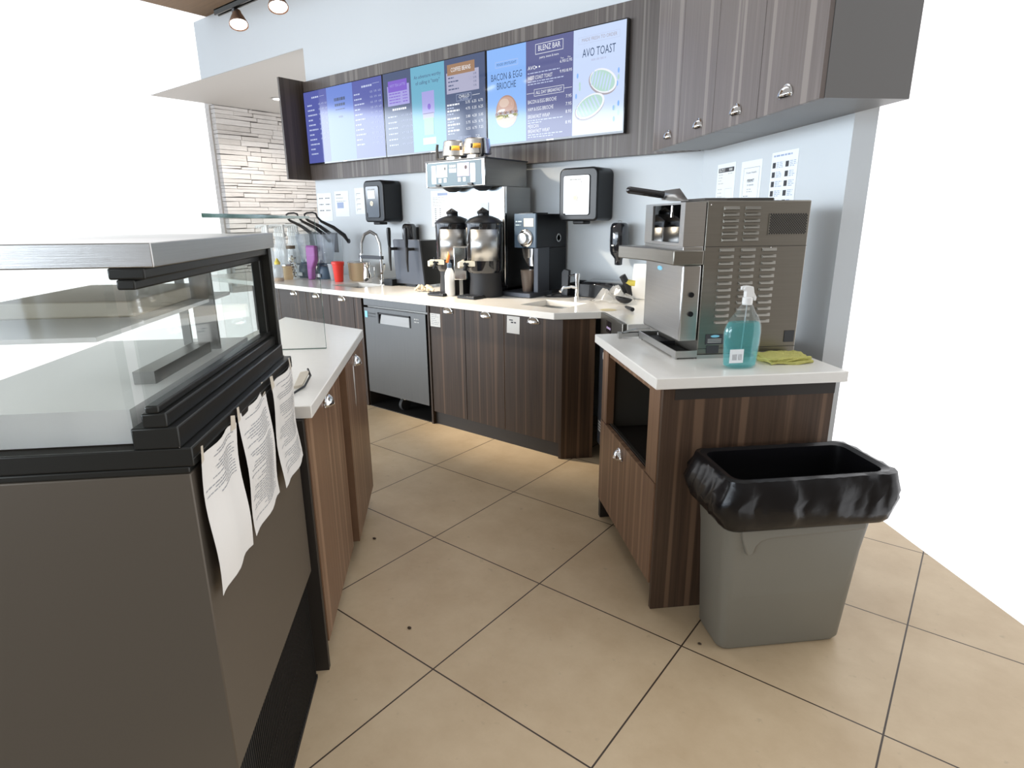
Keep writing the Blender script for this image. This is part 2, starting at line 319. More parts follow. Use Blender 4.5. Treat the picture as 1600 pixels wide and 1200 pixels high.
# stone-clad wall beyond the opening, one mesh of courses
s = MB(); rnd = random.Random(3)
z = .5
while z < 3.07:
    h = rnd.choice((.04, .05, .06, .07, .08)); h = min(h, 3.071-z)
    y = 4.62
    while y < 8.2:
        l = rnd.uniform(.18, .70); d = rnd.uniform(.0, .014); g = .002
        zz = rnd.uniform(-.014, .014); e = min(y+l, 8.3)
        x1 = -9.0+.02+d
        s.add([(-9.1, y+g, z+g), (-9.1, e-g, z+g), (-9.1, e-g, z+h-g), (-9.1, y+g, z+h-g),
               (x1, y+g, z+g), (x1-rnd.uniform(0, .012), e-g, z+g+max(0, zz)), (x1-rnd.uniform(0, .015), e-g, z+h-g), (x1, y+g, z+h-g-max(0, -zz))],
              [(0, 3, 2, 1), (4, 5, 6, 7), (0, 1, 5, 4), (1, 2, 6, 5), (2, 3, 7, 6), (3, 0, 4, 7)])
        y += l
    z += h
s.box(-9.2, -9.09, 4.6, 8.3, .4, 3.15)
struct(s.build('wall_left', stone_mat(), ang=20))
# recessed downlight in the alcove ceiling
t = thing('recessed_downlight', 'round recessed downlight glowing in the low ceiling over the stone wall', 'ceiling light', (-7.92, 4.99, 3.064))
MB().lathe((-7.92, 4.99, 3.051), [(.085, .013), (.095, .004), (.088, 0), (.075, 0), (.07, .01)], 28, cap=False).build('trim_ring', M['white'], t)
MB().cyl((-7.92, 4.99, 3.053), .074, .004).build('lens', M['lamp'], t)
lamp('alcove_downlight', 'SPOT', (-7.92, 4.99, 3.03), 90, (1, .95, .88), .07, aim=(-7.92, 4.99, 0), spot=2.6)
# suspended track with two spot heads
TZ = 2.83
t = thing('lighting_track', 'black suspended lighting track running along the top left corner', 'track', (-3.9, 2.4, TZ))
m = MB(); m.box(-4.46, -3.0, 2.382, 2.392, TZ, TZ+.035); m.box(-4.46, -3.0, 2.408, 2.418, TZ, TZ+.035); m.box(-4.46, -3.0, 2.382, 2.418, TZ+.028, TZ+.035)
m.build('rail', M['anod'], t)
for x in (-3.72, -3.1): MB().cyl((x, 2.4, TZ+.035), .006, 3.664-TZ-.035, 8).build('suspension_rod', M['anod'], t)
def track_lamp(x, z, lab):
    t = thing('track_spotlight', lab, 'spotlight', (x, 2.4, z), 'spot heads on the suspended track')
    q = Vector((.36, -.16, -.92)).to_track_quat('-Z', 'Y').to_matrix()
    fr = lambda a, b, c, _x=x, _z=z: Vector((_x, 2.4, _z)) + q @ Vector((a, b, c))
    pk = fr(0, 0, .085)
    MB().box(pk.x-.016, pk.x+.016, 2.386, 2.414, TZ-.03, TZ).build('adapter', M['blackm'], t, .003)
    m = MB(); m.tube([(pk.x, 2.4, TZ-.02), (pk.x, (2.4+pk.y)/2, (TZ+pk.z)/2), tuple(pk)], .011, 8); m.build('yoke', M['blackm'], t)
    MB(fr).lathe((0, 0, 0), [(.060, -.004), (.062, .002), (.055, .02), (.038, .06), (.030, .075), (.026, .095)], 28, cap=False).build('shade', M['bronze'], t, ang=60)
    MB(fr).ball((0, 0, .004), .054, .054, .012, 20, 6, PI/2, PI).build('bulb', M['lamp'], t)
    lamp('track_light', 'SPOT', (x+.03, 2.38, z-.04), 150, (1, .86, .68), .04, aim=(x+1.1, 3.45, .93), spot=.95)
track_lamp(-4.19, 2.728, 'lower left spotlight of the two, hanging from the black track near the picture edge')
track_lamp(-3.71, 2.738, 'right spotlight of the two on the black track, cut by the top of the photo')

# ================================================================ menu wall
t = thing('menu_backing_panel', 'long dark wood panel behind the menu screens with a side fin', 'wall panel', (-3.5, 3.76, 1.855))
MB().box(-5.508, -1.50, 3.745, 3.797, 1.855, 2.757).build('panel', M['wxu'], t, .001)
MB().box(-5.535, -5.508, 3.49, 3.797, 1.855, 2.765).build('side_fin', M['wy'], t, .001)

def screen(x0, x1, z0, z1, label, draw, group='menu screens in a row'):
    t = thing('menu_screen', label, 'screen', ((x0+x1)/2, 3.72, z0), group)
    MB().box(x0, x1, 3.705, 3.744, z0, z1).build('bezel', M['blackg'], t, .003)
    m = MB(lambda a, b, c: Vector((x0+.008+a, 3.7045-c, z0+.016+b)))
    mats = draw(m, x1-x0-.016, z1-z0-.024); m.build('display', mats, t)
    return t
def rect(m, mi, a0, a1, b0, b1, lay=0):
    m.mi = mi; c = .0006*(lay+1); m.poly([(a0, b0, c), (a1, b0, c), (a1, b1, c), (a0, b1, c)])
def outline(m, mi, a0, a1, b0, b1, w=.003, lay=1):
    rect(m, mi, a0, a1, b0, b0+w, lay); rect(m, mi, a0, a1, b1-w, b1, lay); rect(m, mi, a0, a0+w, b0, b1, lay); rect(m, mi, a1-w, a1, b0, b1, lay)
def T(m, mi, s, a, b, h, al='L', w=None, lay=2): m.mi = mi; m.text(s, (a, b, .0006*(lay+1)), (1, 0, 0), (0, 1, 0), h, w, al)
def disc(m, mi, a, b, ra, rb, lay=2, t0=0, t1=360, n=32, rot=0):
    m.mi = mi; c = .0006*(lay+1); cr, sr = math.cos(math.radians(rot)), math.sin(math.radians(rot)); P = []
    for k in range(n+1):
        t = math.radians(t0+(t1-t0)*k/n); x, y = ra*math.cos(t), rb*math.sin(t); P.append((a+x*cr-y*sr, b+x*sr+y*cr, c))
    m.poly(P if t1-t0 < 360 else P[:-1])
def bars(m, mi, a, b, w, h, seed, lay=2):
    r = random.Random(seed); x = a
    while x < a+w:
        l = min(r.uniform(.012, .035), a+w-x); rect(m, mi, x, x+l, b, b+h, lay); x += l+.006
EM = [em('screen_navy', (.115, .125, .30)), em('screen_sky', (.27, .50, .98)), em('screen_pale', (.62, .74, 1.0)), em('screen_white', (.92, .95, 1.0)), em('screen_ink', (.03, .07, .16)),
      em('screen_bun', (.52, .34, .36)), em('screen_filling', (.30, .30, .10)), em('screen_avocado', (.50, .74, .66)), em('screen_crust', (.42, .38, .42)), em('screen_line', (.55, .62, .85)),
      em('screen_indigo', (.10, .12, .42)), em('screen_cornflower', (.16, .26, .72)), em('screen_slate', (.07, .10, .20)), em('screen_teal', (.16, .45, .62)), em('screen_violet', (.22, .12, .62)),
      em('screen_lilac', (.40, .38, .78)), em('screen_copper', (.36, .21, .12)), em('screen_card', (.44, .44, .60)), em('screen_green', (.32, .66, .36)), em('screen_bread', (.62, .55, .46)), em('screen_bun_edge', (.46, .27, .20)), em('screen_bun_top', (.60, .38, .30)), em('screen_bun_shine', (.74, .56, .46)), em('screen_patty', (.24, .13, .12)), em('screen_yolk', (.80, .62, .20))]
def draw3(m, W_, H_):
    a, b = W_*.315, W_*.66
    rect(m, 1, 0, a, 0, H_); rect(m, 0, a, b, 0, H_); rect(m, 2, b, W_, 0, H_)
    outline(m, 9, a*.22, a*.80, H_*.80, H_*.86, .002); T(m, 4, 'FOOD SPOTLIGHT', a*.51, H_*.818, .016, 'C', a*.50)
    T(m, 4, 'BACON & EGG', a*.50, H_*.67, .046, 'C', a*.80); T(m, 4, 'BRIOCHE', a*.50, H_*.575, .046, 'C', a*.50)
    cx, cy = a*.50, H_*.33
    disc(m, 20, cx, cy+.0, .100, .112, 2, 0, 180); disc(m, 21, cx-.005, cy+.045, .078, .058, 3); disc(m, 22, cx-.02, cy+.062, .045, .030, 4)
    disc(m, 19, cx, cy-.030, .098, .078, 2, 180, 360); disc(m, 22, cx, cy-.045, .085, .045, 3, 180, 360)
    rb = random.Random(2)
    for k in range(13):
        u_ = -.092+k*.0155; disc(m, 6, cx+u_, cy-.026+rb.uniform(-.006, .006), .014, .012, 4, rot=rb.uniform(-30, 30)); disc(m, (23, 8, 16)[k % 3], cx+u_, cy-.006+rb.uniform(-.005, .005), .013, .011, 5, rot=rb.uniform(-20, 20))
    disc(m, 3, cx-.045, cy+.012, .035, .010, 5, rot=6); disc(m, 3, cx+.045, cy-.030, .026, .010, 6, rot=-8); disc(m, 24, cx-.06, cy-.036, .030, .009, 6, rot=10)
    for k in range(9): disc(m, 22, cx+rb.uniform(-.06, .06), cy+rb.uniform(.03, .09), .003, .002, 6, n=8)
    l = a+.016; r = b-.016; mid = (a+b)/2
    outline(m, 3, mid-.115, mid+.115, H_*.855, H_*.955, .003); T(m, 3, 'BLENZ BAR', mid, H_*.885, .034, 'C', .185)
    T(m, 3, 'pastry, toasts & more', mid, H_*.81, .014, 'C', .16)
    T(m, 3, 'Two', r-.085, H_*.765, .010); T(m, 3, 'One', r-.03, H_*.765, .010)
    T(m, 3, '6.95', r-.048, H_*.73, .018, 'R'); T(m, 3, '12.95', r+.008, H_*.73, .018, 'R')
    T(m, 3, 'AVO', l, H_*.715, .024, 'L'); disc(m, 3, l+.075, H_*.733, .006, .006); disc(m, 3, l+.1, H_*.733, .006, .006); bars(m, 9, l, H_*.675, .27, .006, 1)
    T(m, 3, 'WEST COAST TOAST', l, H_*.615, .024, 'L', .21); T(m, 3, '9.95', r-.048, H_*.635, .018, 'R'); T(m, 3, '18.95', r+.008, H_*.635, .018, 'R')
    bars(m, 9, l, H_*.59, .30, .006, 2); bars(m, 9, l, H_*.565, .22, .006, 3)
    outline(m, 3, mid-.125, mid+.125, H_*.445, H_*.515, .0025); T(m, 3, 'ALL DAY BREAKFAST', mid, H_*.463, .022, 'C', .22); rect(m, 3, l-.01, mid-.125, H_*.478, H_*.482, 1); rect(m, 3, mid+.125, r+.01, H_*.478, H_*.482, 1)
    T(m, 3, 'BACON & EGG BRIOCHE', l, H_*.375, .024, 'L', .245); T(m, 3, '7.95', r+.008, H_*.385, .020, 'R')
    T(m, 3, 'HAM & EGG BRIOCHE', l, H_*.30, .024, 'L', .22); T(m, 3, '7.95', r+.008, H_*.31, .020, 'R')
    T(m, 3, 'BREAKFAST WRAP', l, H_*.225, .024, 'L', .19); T(m, 3, '8.95', r+.008, H_*.235, .020, 'R'); bars(m, 9, l, H_*.198, .30, .006, 4); bars(m, 9, l, H_*.175, .12, .006, 5)
    T(m, 3, 'MEXICAN', l, H_*.125, .024, 'L', .095); T(m, 3, 'BREAKFAST WRAP', l, H_*.075, .024, 'L', .19); T(m, 3, '8.95', r+.008, H_*.13, .020, 'R'); bars(m, 9, l, H_*.05, .30, .006, 6); bars(m, 9, l, H_*.027, .22, .006, 7)
    q = (b+W_)/2
    outline(m, 9, q-.155, q+.150, H_*.86, H_*.925, .002); T(m, 8, 'MADE FRESH TO ORDER', q, H_*.879, .020, 'C', .26)
    T(m, 4, 'AVO TOAST', q, H_*.735, .050, 'C', .245); bars(m, 9, q-.055, H_*.69, .11, .012, 93)
    for (x, y, ra, rb, ro) in ((q+.035, H_*.49, .105, .070, -22), (q-.06, H_*.27, .115, .066, 22)):
        disc(m, 8, x, y-.006, ra+.004, rb+.004, 2, rot=ro); disc(m, 3, x+.004, y, ra, rb, 3, rot=ro); disc(m, 7, x, y, ra*.90, rb*.86, 4, rot=ro)
        for k in range(7):
            u = -.75+k*.22; disc(m, 2, x+u*ra*math.cos(math.radians(ro)), y+u*ra*math.sin(math.radians(ro)), .006, rb*.72, 5, rot=ro+8)
    r_ = random.Random(5)
    for k in range(14):
        side = r_.random() < .5; disc(m, 1 if k % 3 else 7, q+(-.155 if side else .14)+r_.uniform(-.02, .02), H_*r_.uniform(.12, .6), .007, .016, 2)
    return EM
def draw2(m, W_, H_):
    a, b = W_*.30, W_*.635
    rect(m, 12, 0, a, 0, H_); rect(m, 13, a, b, 0, H_); rect(m, 12, b, W_, 0, H_)
    rect(m, 15, a*.14, a*.93, H_*.60, H_*.84, 1); rect(m, 14, a*.18, a*.86, H_*.765, H_*.90, 2); T(m, 15, 'HOT TEA LATTE', a*.52, H_*.825, .020, 'C', a*.56, 3)
    for k in range(4): bars(m, 14, a*.2, H_*(.735-.035*k), a*.42, .008, 20+k, 2); bars(m, 14, a*.70, H_*(.735-.035*k), a*.16, .008, 30+k, 2)
    bars(m, 3, a*.3, H_*.54, a*.5, .016, 94)
    for k in range(6): bars(m, 9, a*.12, H_*(.46-.07*k), a*.34, .010, 40+k); T(m, 9, '4.75', a*.62, H_*(.46-.07*k), .014); T(m, 9, '5.25', a*.76, H_*(.46-.07*k), .014); T(m, 9, '5.75', a*.90, H_*(.46-.07*k), .014)
    q = (a+b)/2
    T(m, 12, 'An adventure worthy', q, H_*.86, .026, 'C', (b-a)*.80); T(m, 12, 'of calling it "tasty"', q, H_*.79, .026, 'C', (b-a)*.72)
    rect(m, 15, q-.07, q+.07, H_*.44, H_*.70, 1); disc(m, 14, q+.01, H_*.52, .018, .022, 2); rect(m, 17, q-.065, q+.062, H_*.38, H_*.45, 1); rect(m, 18, q-.055, q+.055, H_*.19, H_*.39, 2); rect(m, 2, q-.075, q+.075, H_*.08, H_*.16, 1)
    r = W_-.035; l = b+.02
    rect(m, 17, l, W_-.06, H_*.62, H_*.85, 1); rect(m, 16, l+.012, W_-.10, H_*.82, H_*.94, 2); T(m, 3, 'COFFEE BEANS', (l+W_)/2-.045, H_*.855, .030, 'C', .205, 3)
    for k in range(4): bars(m, 12, l+.02, H_*(.785-.042*k), .06+.05*(k % 2), .009, 50+k, 2); T(m, 12, '5.95', W_-.115, H_*(.785-.042*k), .013)
    outline(m, 9, l+.10, l+.255, H_*.525, H_*.60, .002); T(m, 3, 'CHILLO', l+.18, H_*.555, .022, 'C', .11); T(m, 9, 'OR FRAPPE', l+.18, H_*.534, .010, 'C', .09); rect(m, 3, l+.265, r-.02, H_*.565, H_*.569, 1)
    for k, (a1, a2, a3) in enumerate((('5.75', '6.25', '6.75'), ('4.75', '5.25', '6.25'), ('3.80', '4.20', '5.05'), ('5.75', '6.25', '6.75'), ('6.25', '6.75', '7.25'))):
        z = H_*(.485-.068*k-.02*(k > 1)); bars(m, 3, l+.0, z, .13, .012, 60+k); bars(m, 9, l+.0, z-.02, .07, .007, 65+k)
        T(m, 3, a1, r-.165, z, .019); T(m, 3, a2, r-.10, z, .019); T(m, 3, a3, r-.035, z, .019)
    T(m, 9, 'ICED DRINKS', r-.25, H_*.10, .016, 'L', .13); T(m, 3, '7.25', r-.07, H_*.10, .017); bars(m, 9, r-.26, H_*.05, .24, .008, 77)
    return EM
def draw1(m, W_, H_):
    a, b = W_*.315, W_*.65
    rect(m, 10, 0, a, 0, H_); rect(m, 11, a, b, 0, H_); rect(m, 10, b, W_, 0, H_)
    bars(m, 9, a*.35, H_*.90, a*.30, .014, 80); rect(m, 9, a*.70, a*.9, H_*.91, H_*.914, 1)
    for k in range(11):
        z = H_*(.80-.068*k); bars(m, 9, a*.14, z, a*(.20+.10*(k % 3)), .012, 81+k)
        if k < 8: T(m, 9, '4.25', a*.62, z, .014); T(m, 9, '4.75', a*.76, z, .014); T(m, 9, '5.25', a*.9, z, .014)
    q = (a+b)/2
    bars(m, 12, q-.08, H_*.80, .16, .026, 91); bars(m, 12, q-.075, H_*.73, .15, .022, 92); bars(m, 12, q-.07, H_*.68, .14, .008, 95); rect(m, 12, q-.03, q+.03, H_*.575, H_*.60, 1)
    bars(m, 9, (b+W_)/2-.07, H_*.90, .14, .015, 96); rect(m, 9, W_-.12, W_-.03, H_*.925, H_*.929, 1)
    for k in range(11):
        z = H_*(.82-.065*k); bars(m, 9, b+.02, z, .08+.03*(k % 3), .011, 101+k)
        T(m, 9, '5.25', W_-.16, z, .014); T(m, 9, '5.75', W_-.105, z, .014); T(m, 9, '6.25', W_-.05, z, .014)
    return EM
screen(-5.46, -4.300, 1.992, 2.655, 'left menu screen, deep blue with three price columns, next to the side fin', draw1)
screen(-4.297, -3.142, 1.992, 2.657, 'middle menu screen with a turquoise column and coffee beans price card', draw2)
t3 = screen(-3.137, -1.985, 1.990, 2.655, 'right menu screen showing the burger, all day breakfast list and avo toast', draw3)
for x, par in ((-4.87, 0), (-3.72, 0), (-2.56, 0)):
    pass
for o in [o for o in C.objects if o.name.startswith('menu_screen')]:
    x = o.location.x; MB().box(x-.03, x+.03, 3.7035, 3.7055, 1.995, 2.002).build('brand_plate', M['steel'], o)

# ================================================================ cup pulls and cabinets
def cup_pull(parent, fr, name='handle', w=.040, h=.036, d=.026):
    """half-dome bin pull; fr(a,b,c): a across, b out of the door, c up"""
    m = MB(fr); n, k = 14, 7; vs = []; fs = []
    for j in range(k+1):
        th = PI/2*j/k
        for i in range(n+1):
            ph = PI*i/n
            vs.append((w*math.cos(ph)*math.cos(th*.0) * (1 if j == 0 else math.cos(th)), .001+d*math.sin(th), h*math.sin(ph)*(1 if j == 0 else math.cos(th)) - .0))
    for j in range(k):
        for i in range(n): fs.append((j*(n+1)+i, j*(n+1)+i+1, (j+1)*(n+1)+i+1, (j+1)*(n+1)+i))
    m.add(vs, fs)
    m.box(-w*1.08, w*1.08, 0, .003, -.003, .006)
    ring = [(w*1.06*math.cos(PI*i/n), .002, h*1.08*math.sin(PI*i/n)) for i in range(n+1)]; m.tube(ring, .003, 6)
    m.tube([(-w*.95, .003, 0), (-w*.6, d*.7, 0), (0, d, 0), (w*.6, d*.7, 0), (w*.95, .003, 0)], .0028, 6)
    return m.build(name, M['chrome'], parent, sol=.0015)
def fY(x, y, z): return lambda a, b, c: Vector((x+a, y-b, z+c))              # door facing -Y
def fV(u, v, z): return lambda a, b, c: DF(u+a, v-b, z+c)                    # door facing -V
def fVp(u, v, z): return lambda a, b, c: DF(u+a, v+b, z+c)                   # door facing +V

# back run, left part (three doors) --------------------------------
t = thing('base_cabinet', 'dark wood base cabinet left of the undercounter fridge, three doors', 'cabinet', (-4.6, 3.2, 0), 'base cabinets')
MB().box(-5.45, -3.80, 2.952, 3.78, .0, .69).box(-5.45, -4.50, 2.952, 3.78, .69, .888).box(-4.0, -3.80, 2.952, 3.78, .69, .888).box(-4.5, -4.0, 2.952, 3.0, .69, .888).build('carcass', M['wdark'], t)
for x0, x1, hx in ((-5.42, -4.97, -5.2), (-4.965, -4.555, -4.728), (-4.55, -4.22, -4.397), (-4.215, -3.905, -4.048)):
    d = MB().box(x0, x1, 2.932, 2.950, .10, .884).build('door', M['wx'], t, .001)
    cup_pull(d, fY(hx, 2.931, .842))
MB().box(-3.90, -3.805, 2.932, 2.950, .0, .888).build('filler_panel', M['wx'], t, .001)
# back run, right part ----------------------------------------------
t = thing('base_cabinet', 'dark wood base cabinet with three doors under the brewer and corner sink', 'cabinet', (-2.5, 3.2, 0), 'base cabinets')
bx = -1.925; cu = 3.43
A = Vector((bx, 2.932, 0)); B = A + V*.20
m = MB(); m.prism([(-3.052, 2.952), (bx-.012, 2.952), (B.x-.012, B.y+.02), (B.x-.25, B.y+.25), (-2.1, 3.6), (-3.052, 3.6)], .0, .70); m.box(-3.052, -2.45, 2.952, 3.7, .70, .888)
m.prism([(-2.45, 2.952), (bx-.012, 2.952), (B.x-.012, B.y+.02), (B.x-.03, B.y+.03), (bx-.05, 3.0), (-2.45, 3.0)], .70, .888)
m.build('carcass', M['wdark'], t)
for x0, x1, hx in ((-3.045, -2.716, -2.865), (-2.712, -2.375, -2.525), (-2.371, -1.945, -2.138)):
    d = MB().box(x0, x1, 2.932, 2.950, .10, .884).build('door', M['wx'], t, .001)
    cup_pull(d, fY(hx, 2.931, .846))
MB().box(-3.066, -3.049, 2.925, 3.7, 0, .888).build('side_panel', M['wx'], t, .001)
fr = lambda a, b, c: A + V*a + U*b + Vector((0, 0, c))
m = MB(fr); m.box(0, .20, -.002, .014, 0, .888); m.build('corner_panel', M['wv'], t, .001)
MB().box(-1.945, bx+.001, 2.930, 2.950, 0, .888).build('corner_post', M['wx'], t, .001)
# undercounter fridge --------------------------------------------------
t = thing('undercounter_fridge', 'stainless undercounter fridge on castors in the back counter', 'fridge', (-3.43, 3.2, .0))
MB().box(-3.775, -3.08, 2.965, 3.60, .13, .875).build('body', M['steel_d'], t, .003)
MB().box(-3.778, -3.078, 2.93, 2.965, .825, .885).build('control_rail', M['fridge'], t, .004)
m = MB(); x0, x1, z0, z1 = -3.60, -3.24, .70, .785
for b in ((-3.765, x0, .135, .812), (x1, -3.083, .135, .812), (x0, x1, .135, z0), (x0, x1, z1, .812)): m.box(b[0], b[1], 2.922, 2.960, b[2], b[3])
d = m.build('door', M['fridge'], t)
m = MB(); m.box(x0, x1, 2.950, 2.959, z0, z1); m.box(x0, x0+.012, 2.918, 2.95, z0, z1); m.box(x1-.012, x1, 2.918, 2.95, z0, z1); m.box(x0, x1, 2.918, 2.95, z1-.012, z1); m.build('handle_recess', M['blackm'], d)
m = MB(); m.prism([(x0+.012, z0), (x1-.012, z0), (x1-.012, z1-.014), (x0+.035, z1-.014)], 2.924, 2.930, 1); m.build('handle', M['steel_d'], d)
m = MB(); m.box(-3.755, -3.725, 2.9205, 2.922, .735, .785); m.build('door_badge', M['sky'], d)
m = MB(lambda a, b, c: Vector((-3.72+a, 2.921-c, .765+b))); m.text('Continental', (0, 0, 0), (1, 0, 0), (0, 1, 0), .014, .09); m.text('REFRIGERATOR', (0, -.022, 0), (1, 0, 0), (0, 1, 0), .009, .09); m.build('lettering', M['ink'], d)
m = MB(lambda a, b, c: Vector((-3.20+a, 2.921-c, .765+b))); bars(m, 0, 0, 0, .05, .010, 4, 0); bars(m, 0, 0, -.02, .05, .008, 5, 0); m.build('lettering', M['inkll'], d)
for x in (-3.49, -3.12):
    for y in (3.03, 3.5):
        m = MB(); m.cyl((x, y, .05), .05, .028, 20, 0); cs = m.build('castor', M['rubber'], t)
        MB().box(x-.012, x+.042, y-.02, y+.02, .09, .13).build('fork', M['cream'], cs, .003)
MB().box(-3.795, -3.07, 2.94, 3.70, .001, .006).build('underside_shade_sheet', M['toe'], t)  # thin black sheet on the floor standing in for the shade under the fridge
# dishwasher / ice unit on the 45-degree run ----------------------------
t = thing('undercounter_dishwasher', 'stainless undercounter machine with a small display beside the corner sink', 'dishwasher', DF(3.2, 1.2, 0))
MB(DF).box(2.985, 3.40, .965, 1.55, .0, .885).build('body', M['dgrey'], t, .003)
d = MB(DF).box(2.968, 3.395, .931, .955, .80, .9315).build('control_panel', M['steel_w'], t, .003)
m = MB(DF).box(3.17, 3.27, .9295, .931, .840, .905); m.build('display', M['blackg'], d)
m = MB(fV(3.17, .9293, .86)); m.mi = 0
for k in range(3): m.box(.012+.028*k, .03+.028*k, 0, .0006, .0, .012)
m.build('button', M['lav'], d)
d = MB(DF).box(2.975, 3.425, .938, .962, .11, .785).build('door', M['dgrey'], t, .004)
m = MB(DF); m.tube([DFp for DFp in [(3.39, .92, .79), (3.30, .915, .79)]], .006, 8); m.build('latch', M['chrome'], d)
m = MB(DF).box(3.33, 3.345, .9365, .938, .66, .70); m.build('label_sticker', M['paper'], d)
m = MB(DF)
for k in range(4): m.box(3.32, 3.40, .9365, .938, .20+k*.018, .208+k*.018)
m.build('vent_slots', M['inkll'], d)
MB(DF).box(2.99, 3.42, .97, 1.2, 0, .11).build('plinth', M['toe'], t)

# continuous back worktop with two sink cut-outs --------------------------
def slab(name, outer, holes, z0, z1, matl, parent, bev=.003):
    bm = bmesh.new(); org = parent_loc(parent); edges = []
    for loop in [outer]+holes:
        vs = [bm.verts.new((p[0], p[1], z1)) for p in loop]
        edges += [bm.edges.new((vs[i], vs[(i+1) % len(vs)])) for i in range(len(vs))]
    bmesh.ops.triangle_fill(bm, edges=edges, use_beauty=True, use_dissolve=False)
    r = bmesh.ops.extrude_face_region(bm, geom=list(bm.faces)); vv = [e for e in r['geom'] if isinstance(e, bmesh.types.BMVert)]
    for v in vv: v.co.z = z0
    bmesh.ops.recalc_face_normals(bm, faces=bm.faces)
    bmesh.ops.translate(bm, verts=bm.verts, vec=-org)
    me = bpy.data.meshes.new(name); bm.to_mesh(me); bm.free(); me.materials.append(matl)
    o = bpy.data.objects.new(name, me); C.objects.link(o)
    if parent: o.parent = parent
    b = o.modifiers.new('bevel', 'BEVEL'); b.width = bev; b.segments = 2; b.limit_method = 'ANGLE'; b.angle_limit = math.radians(40)
    return o
p1 = Vector((-1.948, 2.872, 0)); p2 = DF(0, 0, 0); u1 = p1.dot(U)
c2 = DF(u1, .956, 0); c3 = DF(2.962, .956, 0); c4 = DF(2.962, 1.635, 0)
outer = [(-6.3, 2.872), (p1.x, p1.y), (c2.x, c2.y), (c3.x, c3.y), (c4.x, c4.y), (-1.478, 3.795), (-6.3, 3.795)]
h1 = [(-2.33, 3.045), (-2.01, 3.045), (-2.01, 3.34), (-2.33, 3.34)]; h2 = [(-4.38, 3.07), (-4.0, 3.07), (-4.0, 3.36), (-4.38, 3.36)]
wt = slab('back_worktop', outer, [h1, h2], .89, .93, M['quartz'], None)
tag(wt, 'long white stone worktop along the back wall, turning the corner at the sink', 'worktop')
def sink(h, dz, lab):
    (x0, y0), (x1, y1) = h[0], h[2]; t = thing('sink', lab, 'sink', ((x0+x1)/2, (y0+y1)/2, .925-dz), 'undermount steel sinks')
    m = MB(); e = .012; r = .03
    def ring(g, z, n=5):
        P = []
        for cx, cy, a0 in ((x1-g-r, y1-g-r, 0), (x0+g+r, y1-g-r, 90), (x0+g+r, y0+g+r, 180), (x1-g-r, y0+g+r, 270)):
            for k in range(n): a = math.radians(a0+90*k/(n-1)); P.append((cx+r*math.cos(a), cy+r*math.sin(a), z))
        return P
    rs = [ring(-e, .889), ring(-.001, .889), ring(.004, .925-dz+.02), ring(.03, .925-dz)]; n = len(rs[0]); vs = sum(rs, [])
    fs = [(j*n+i, j*n+(i+1) % n, (j+1)*n+(i+1) % n, (j+1)*n+i) for j in range(len(rs)-1) for i in range(n)] + [tuple((len(rs)-1)*n+i for i in range(n))]
    m.add(vs, fs); m.build('basin', M['steel'], t, ang=50)
    MB().lathe(((x0+x1)/2, (y0+y1)/2, .925-dz+.001), [(.045, 0), (.042, .003), (.03, .001), (.001, .001)], 20, cap=False).build('drain', M['chrome'], t)
sink(h1, .16, 'small square steel sink in the corner of the back worktop by the grinder')
sink(h2, .18, 'steel sink in the left part of the back worktop beside the red cup')

# upper cabinets on the right wall ---------------------------------------------
us = [3.745, 3.325, 2.905, 2.49, 2.07]
for k, lab in ((0, 'wall cabinet with two narrow wood doors, touching the menu panel'), (2, 'wall cabinet with two wood doors at the right edge above the oven')):
    ue = 3.735 if k == 0 else us[k]
    t = thing('wall_cabinet', lab, 'cabinet', DF((ue+us[k+2])/2, 1.48, 1.85), 'upper wall cabinets')
    m = MB()
    if k == 0:      # mitred against the back wall
        P = [DF(us[0]-.015, 1.325, 0), DF(us[2]+.001, 1.325, 0), DF(us[2]+.001, 1.638, 0), DF(3.640, 1.638, 0)]; X_ = [(p.x, p.y) for p in P]
    else: X_ = [(p.x, p.y) for p in (DF(us[2]-.001, 1.325, 0), DF(us[4], 1.325, 0), DF(us[4], 1.638, 0), DF(us[2]-.001, 1.638, 0))]
    m.prism(X_, 1.85, 3.05); m.build('carcass', M['grey'], t)
    for j in (k, k+1):
        hi = us[j]-.002-(.03 if j == 0 else 0)
        d = MB(DF).box(us[j+1]+.002, hi, 1.306, 1.324, 1.848, 3.05).build('door', M['wuu'], t, .001)
        cup_pull(d, fV((3.462, 3.059, 2.667, 2.281)[j], 1.305, 1.892))

# ================================================================ right block
t = thing('base_cabinet', 'wood island cabinet carrying the oven, open niche and a pull-out front', 'cabinet', DF(2.3, 1.05, 0), 'base cabinets')
m = MB(DF); m.box(1.915, 1.935, .757, 1.40, 0, .888); m.build('end_panel', M['wv'], t, .001)
MB(DF).box(1.913, 1.93, .80, 1.40, .845, .888).build('top_rail', M['wdark'], t)
m = MB(DF); m.box(2.66, 2.69, .757, 1.40, 0, .888); m.box(1.935, 2.66, 1.38, 1.40, .10, .888); m.box(1.935, 2.66, .79, 1.38, .46, .49); m.box(1.935, 2.66, .79, 1.38, .10, .12); m.box(1.935, 2.66, .83, .85, 0, .10)
m.box(2.36, 2.38, 1.0, 1.38, .49, .888)
m.build('carcass', M['wdark'], t)
MB(DF).box(2.640, 2.658, .795, 1.37, .492, .84).build('niche_lining', mat('niche_board', (.075, .068, .055), .5), t)
m = MB(DF); m.box(1.937, 2.045, .755, .79, .52, .888); m.box(2.60, 2.688, .755, .79, .52, .888); m.box(2.045, 2.60, .762, .79, .845, .888); m.build('front_frame', M['wL'], t, .001)
d = MB(DF).box(1.94, 2.686, .752, .772, .10, .517).build('drawer_front', M['wL'], t, .001)
cup_pull(d, fV(2.36, .751, .45))
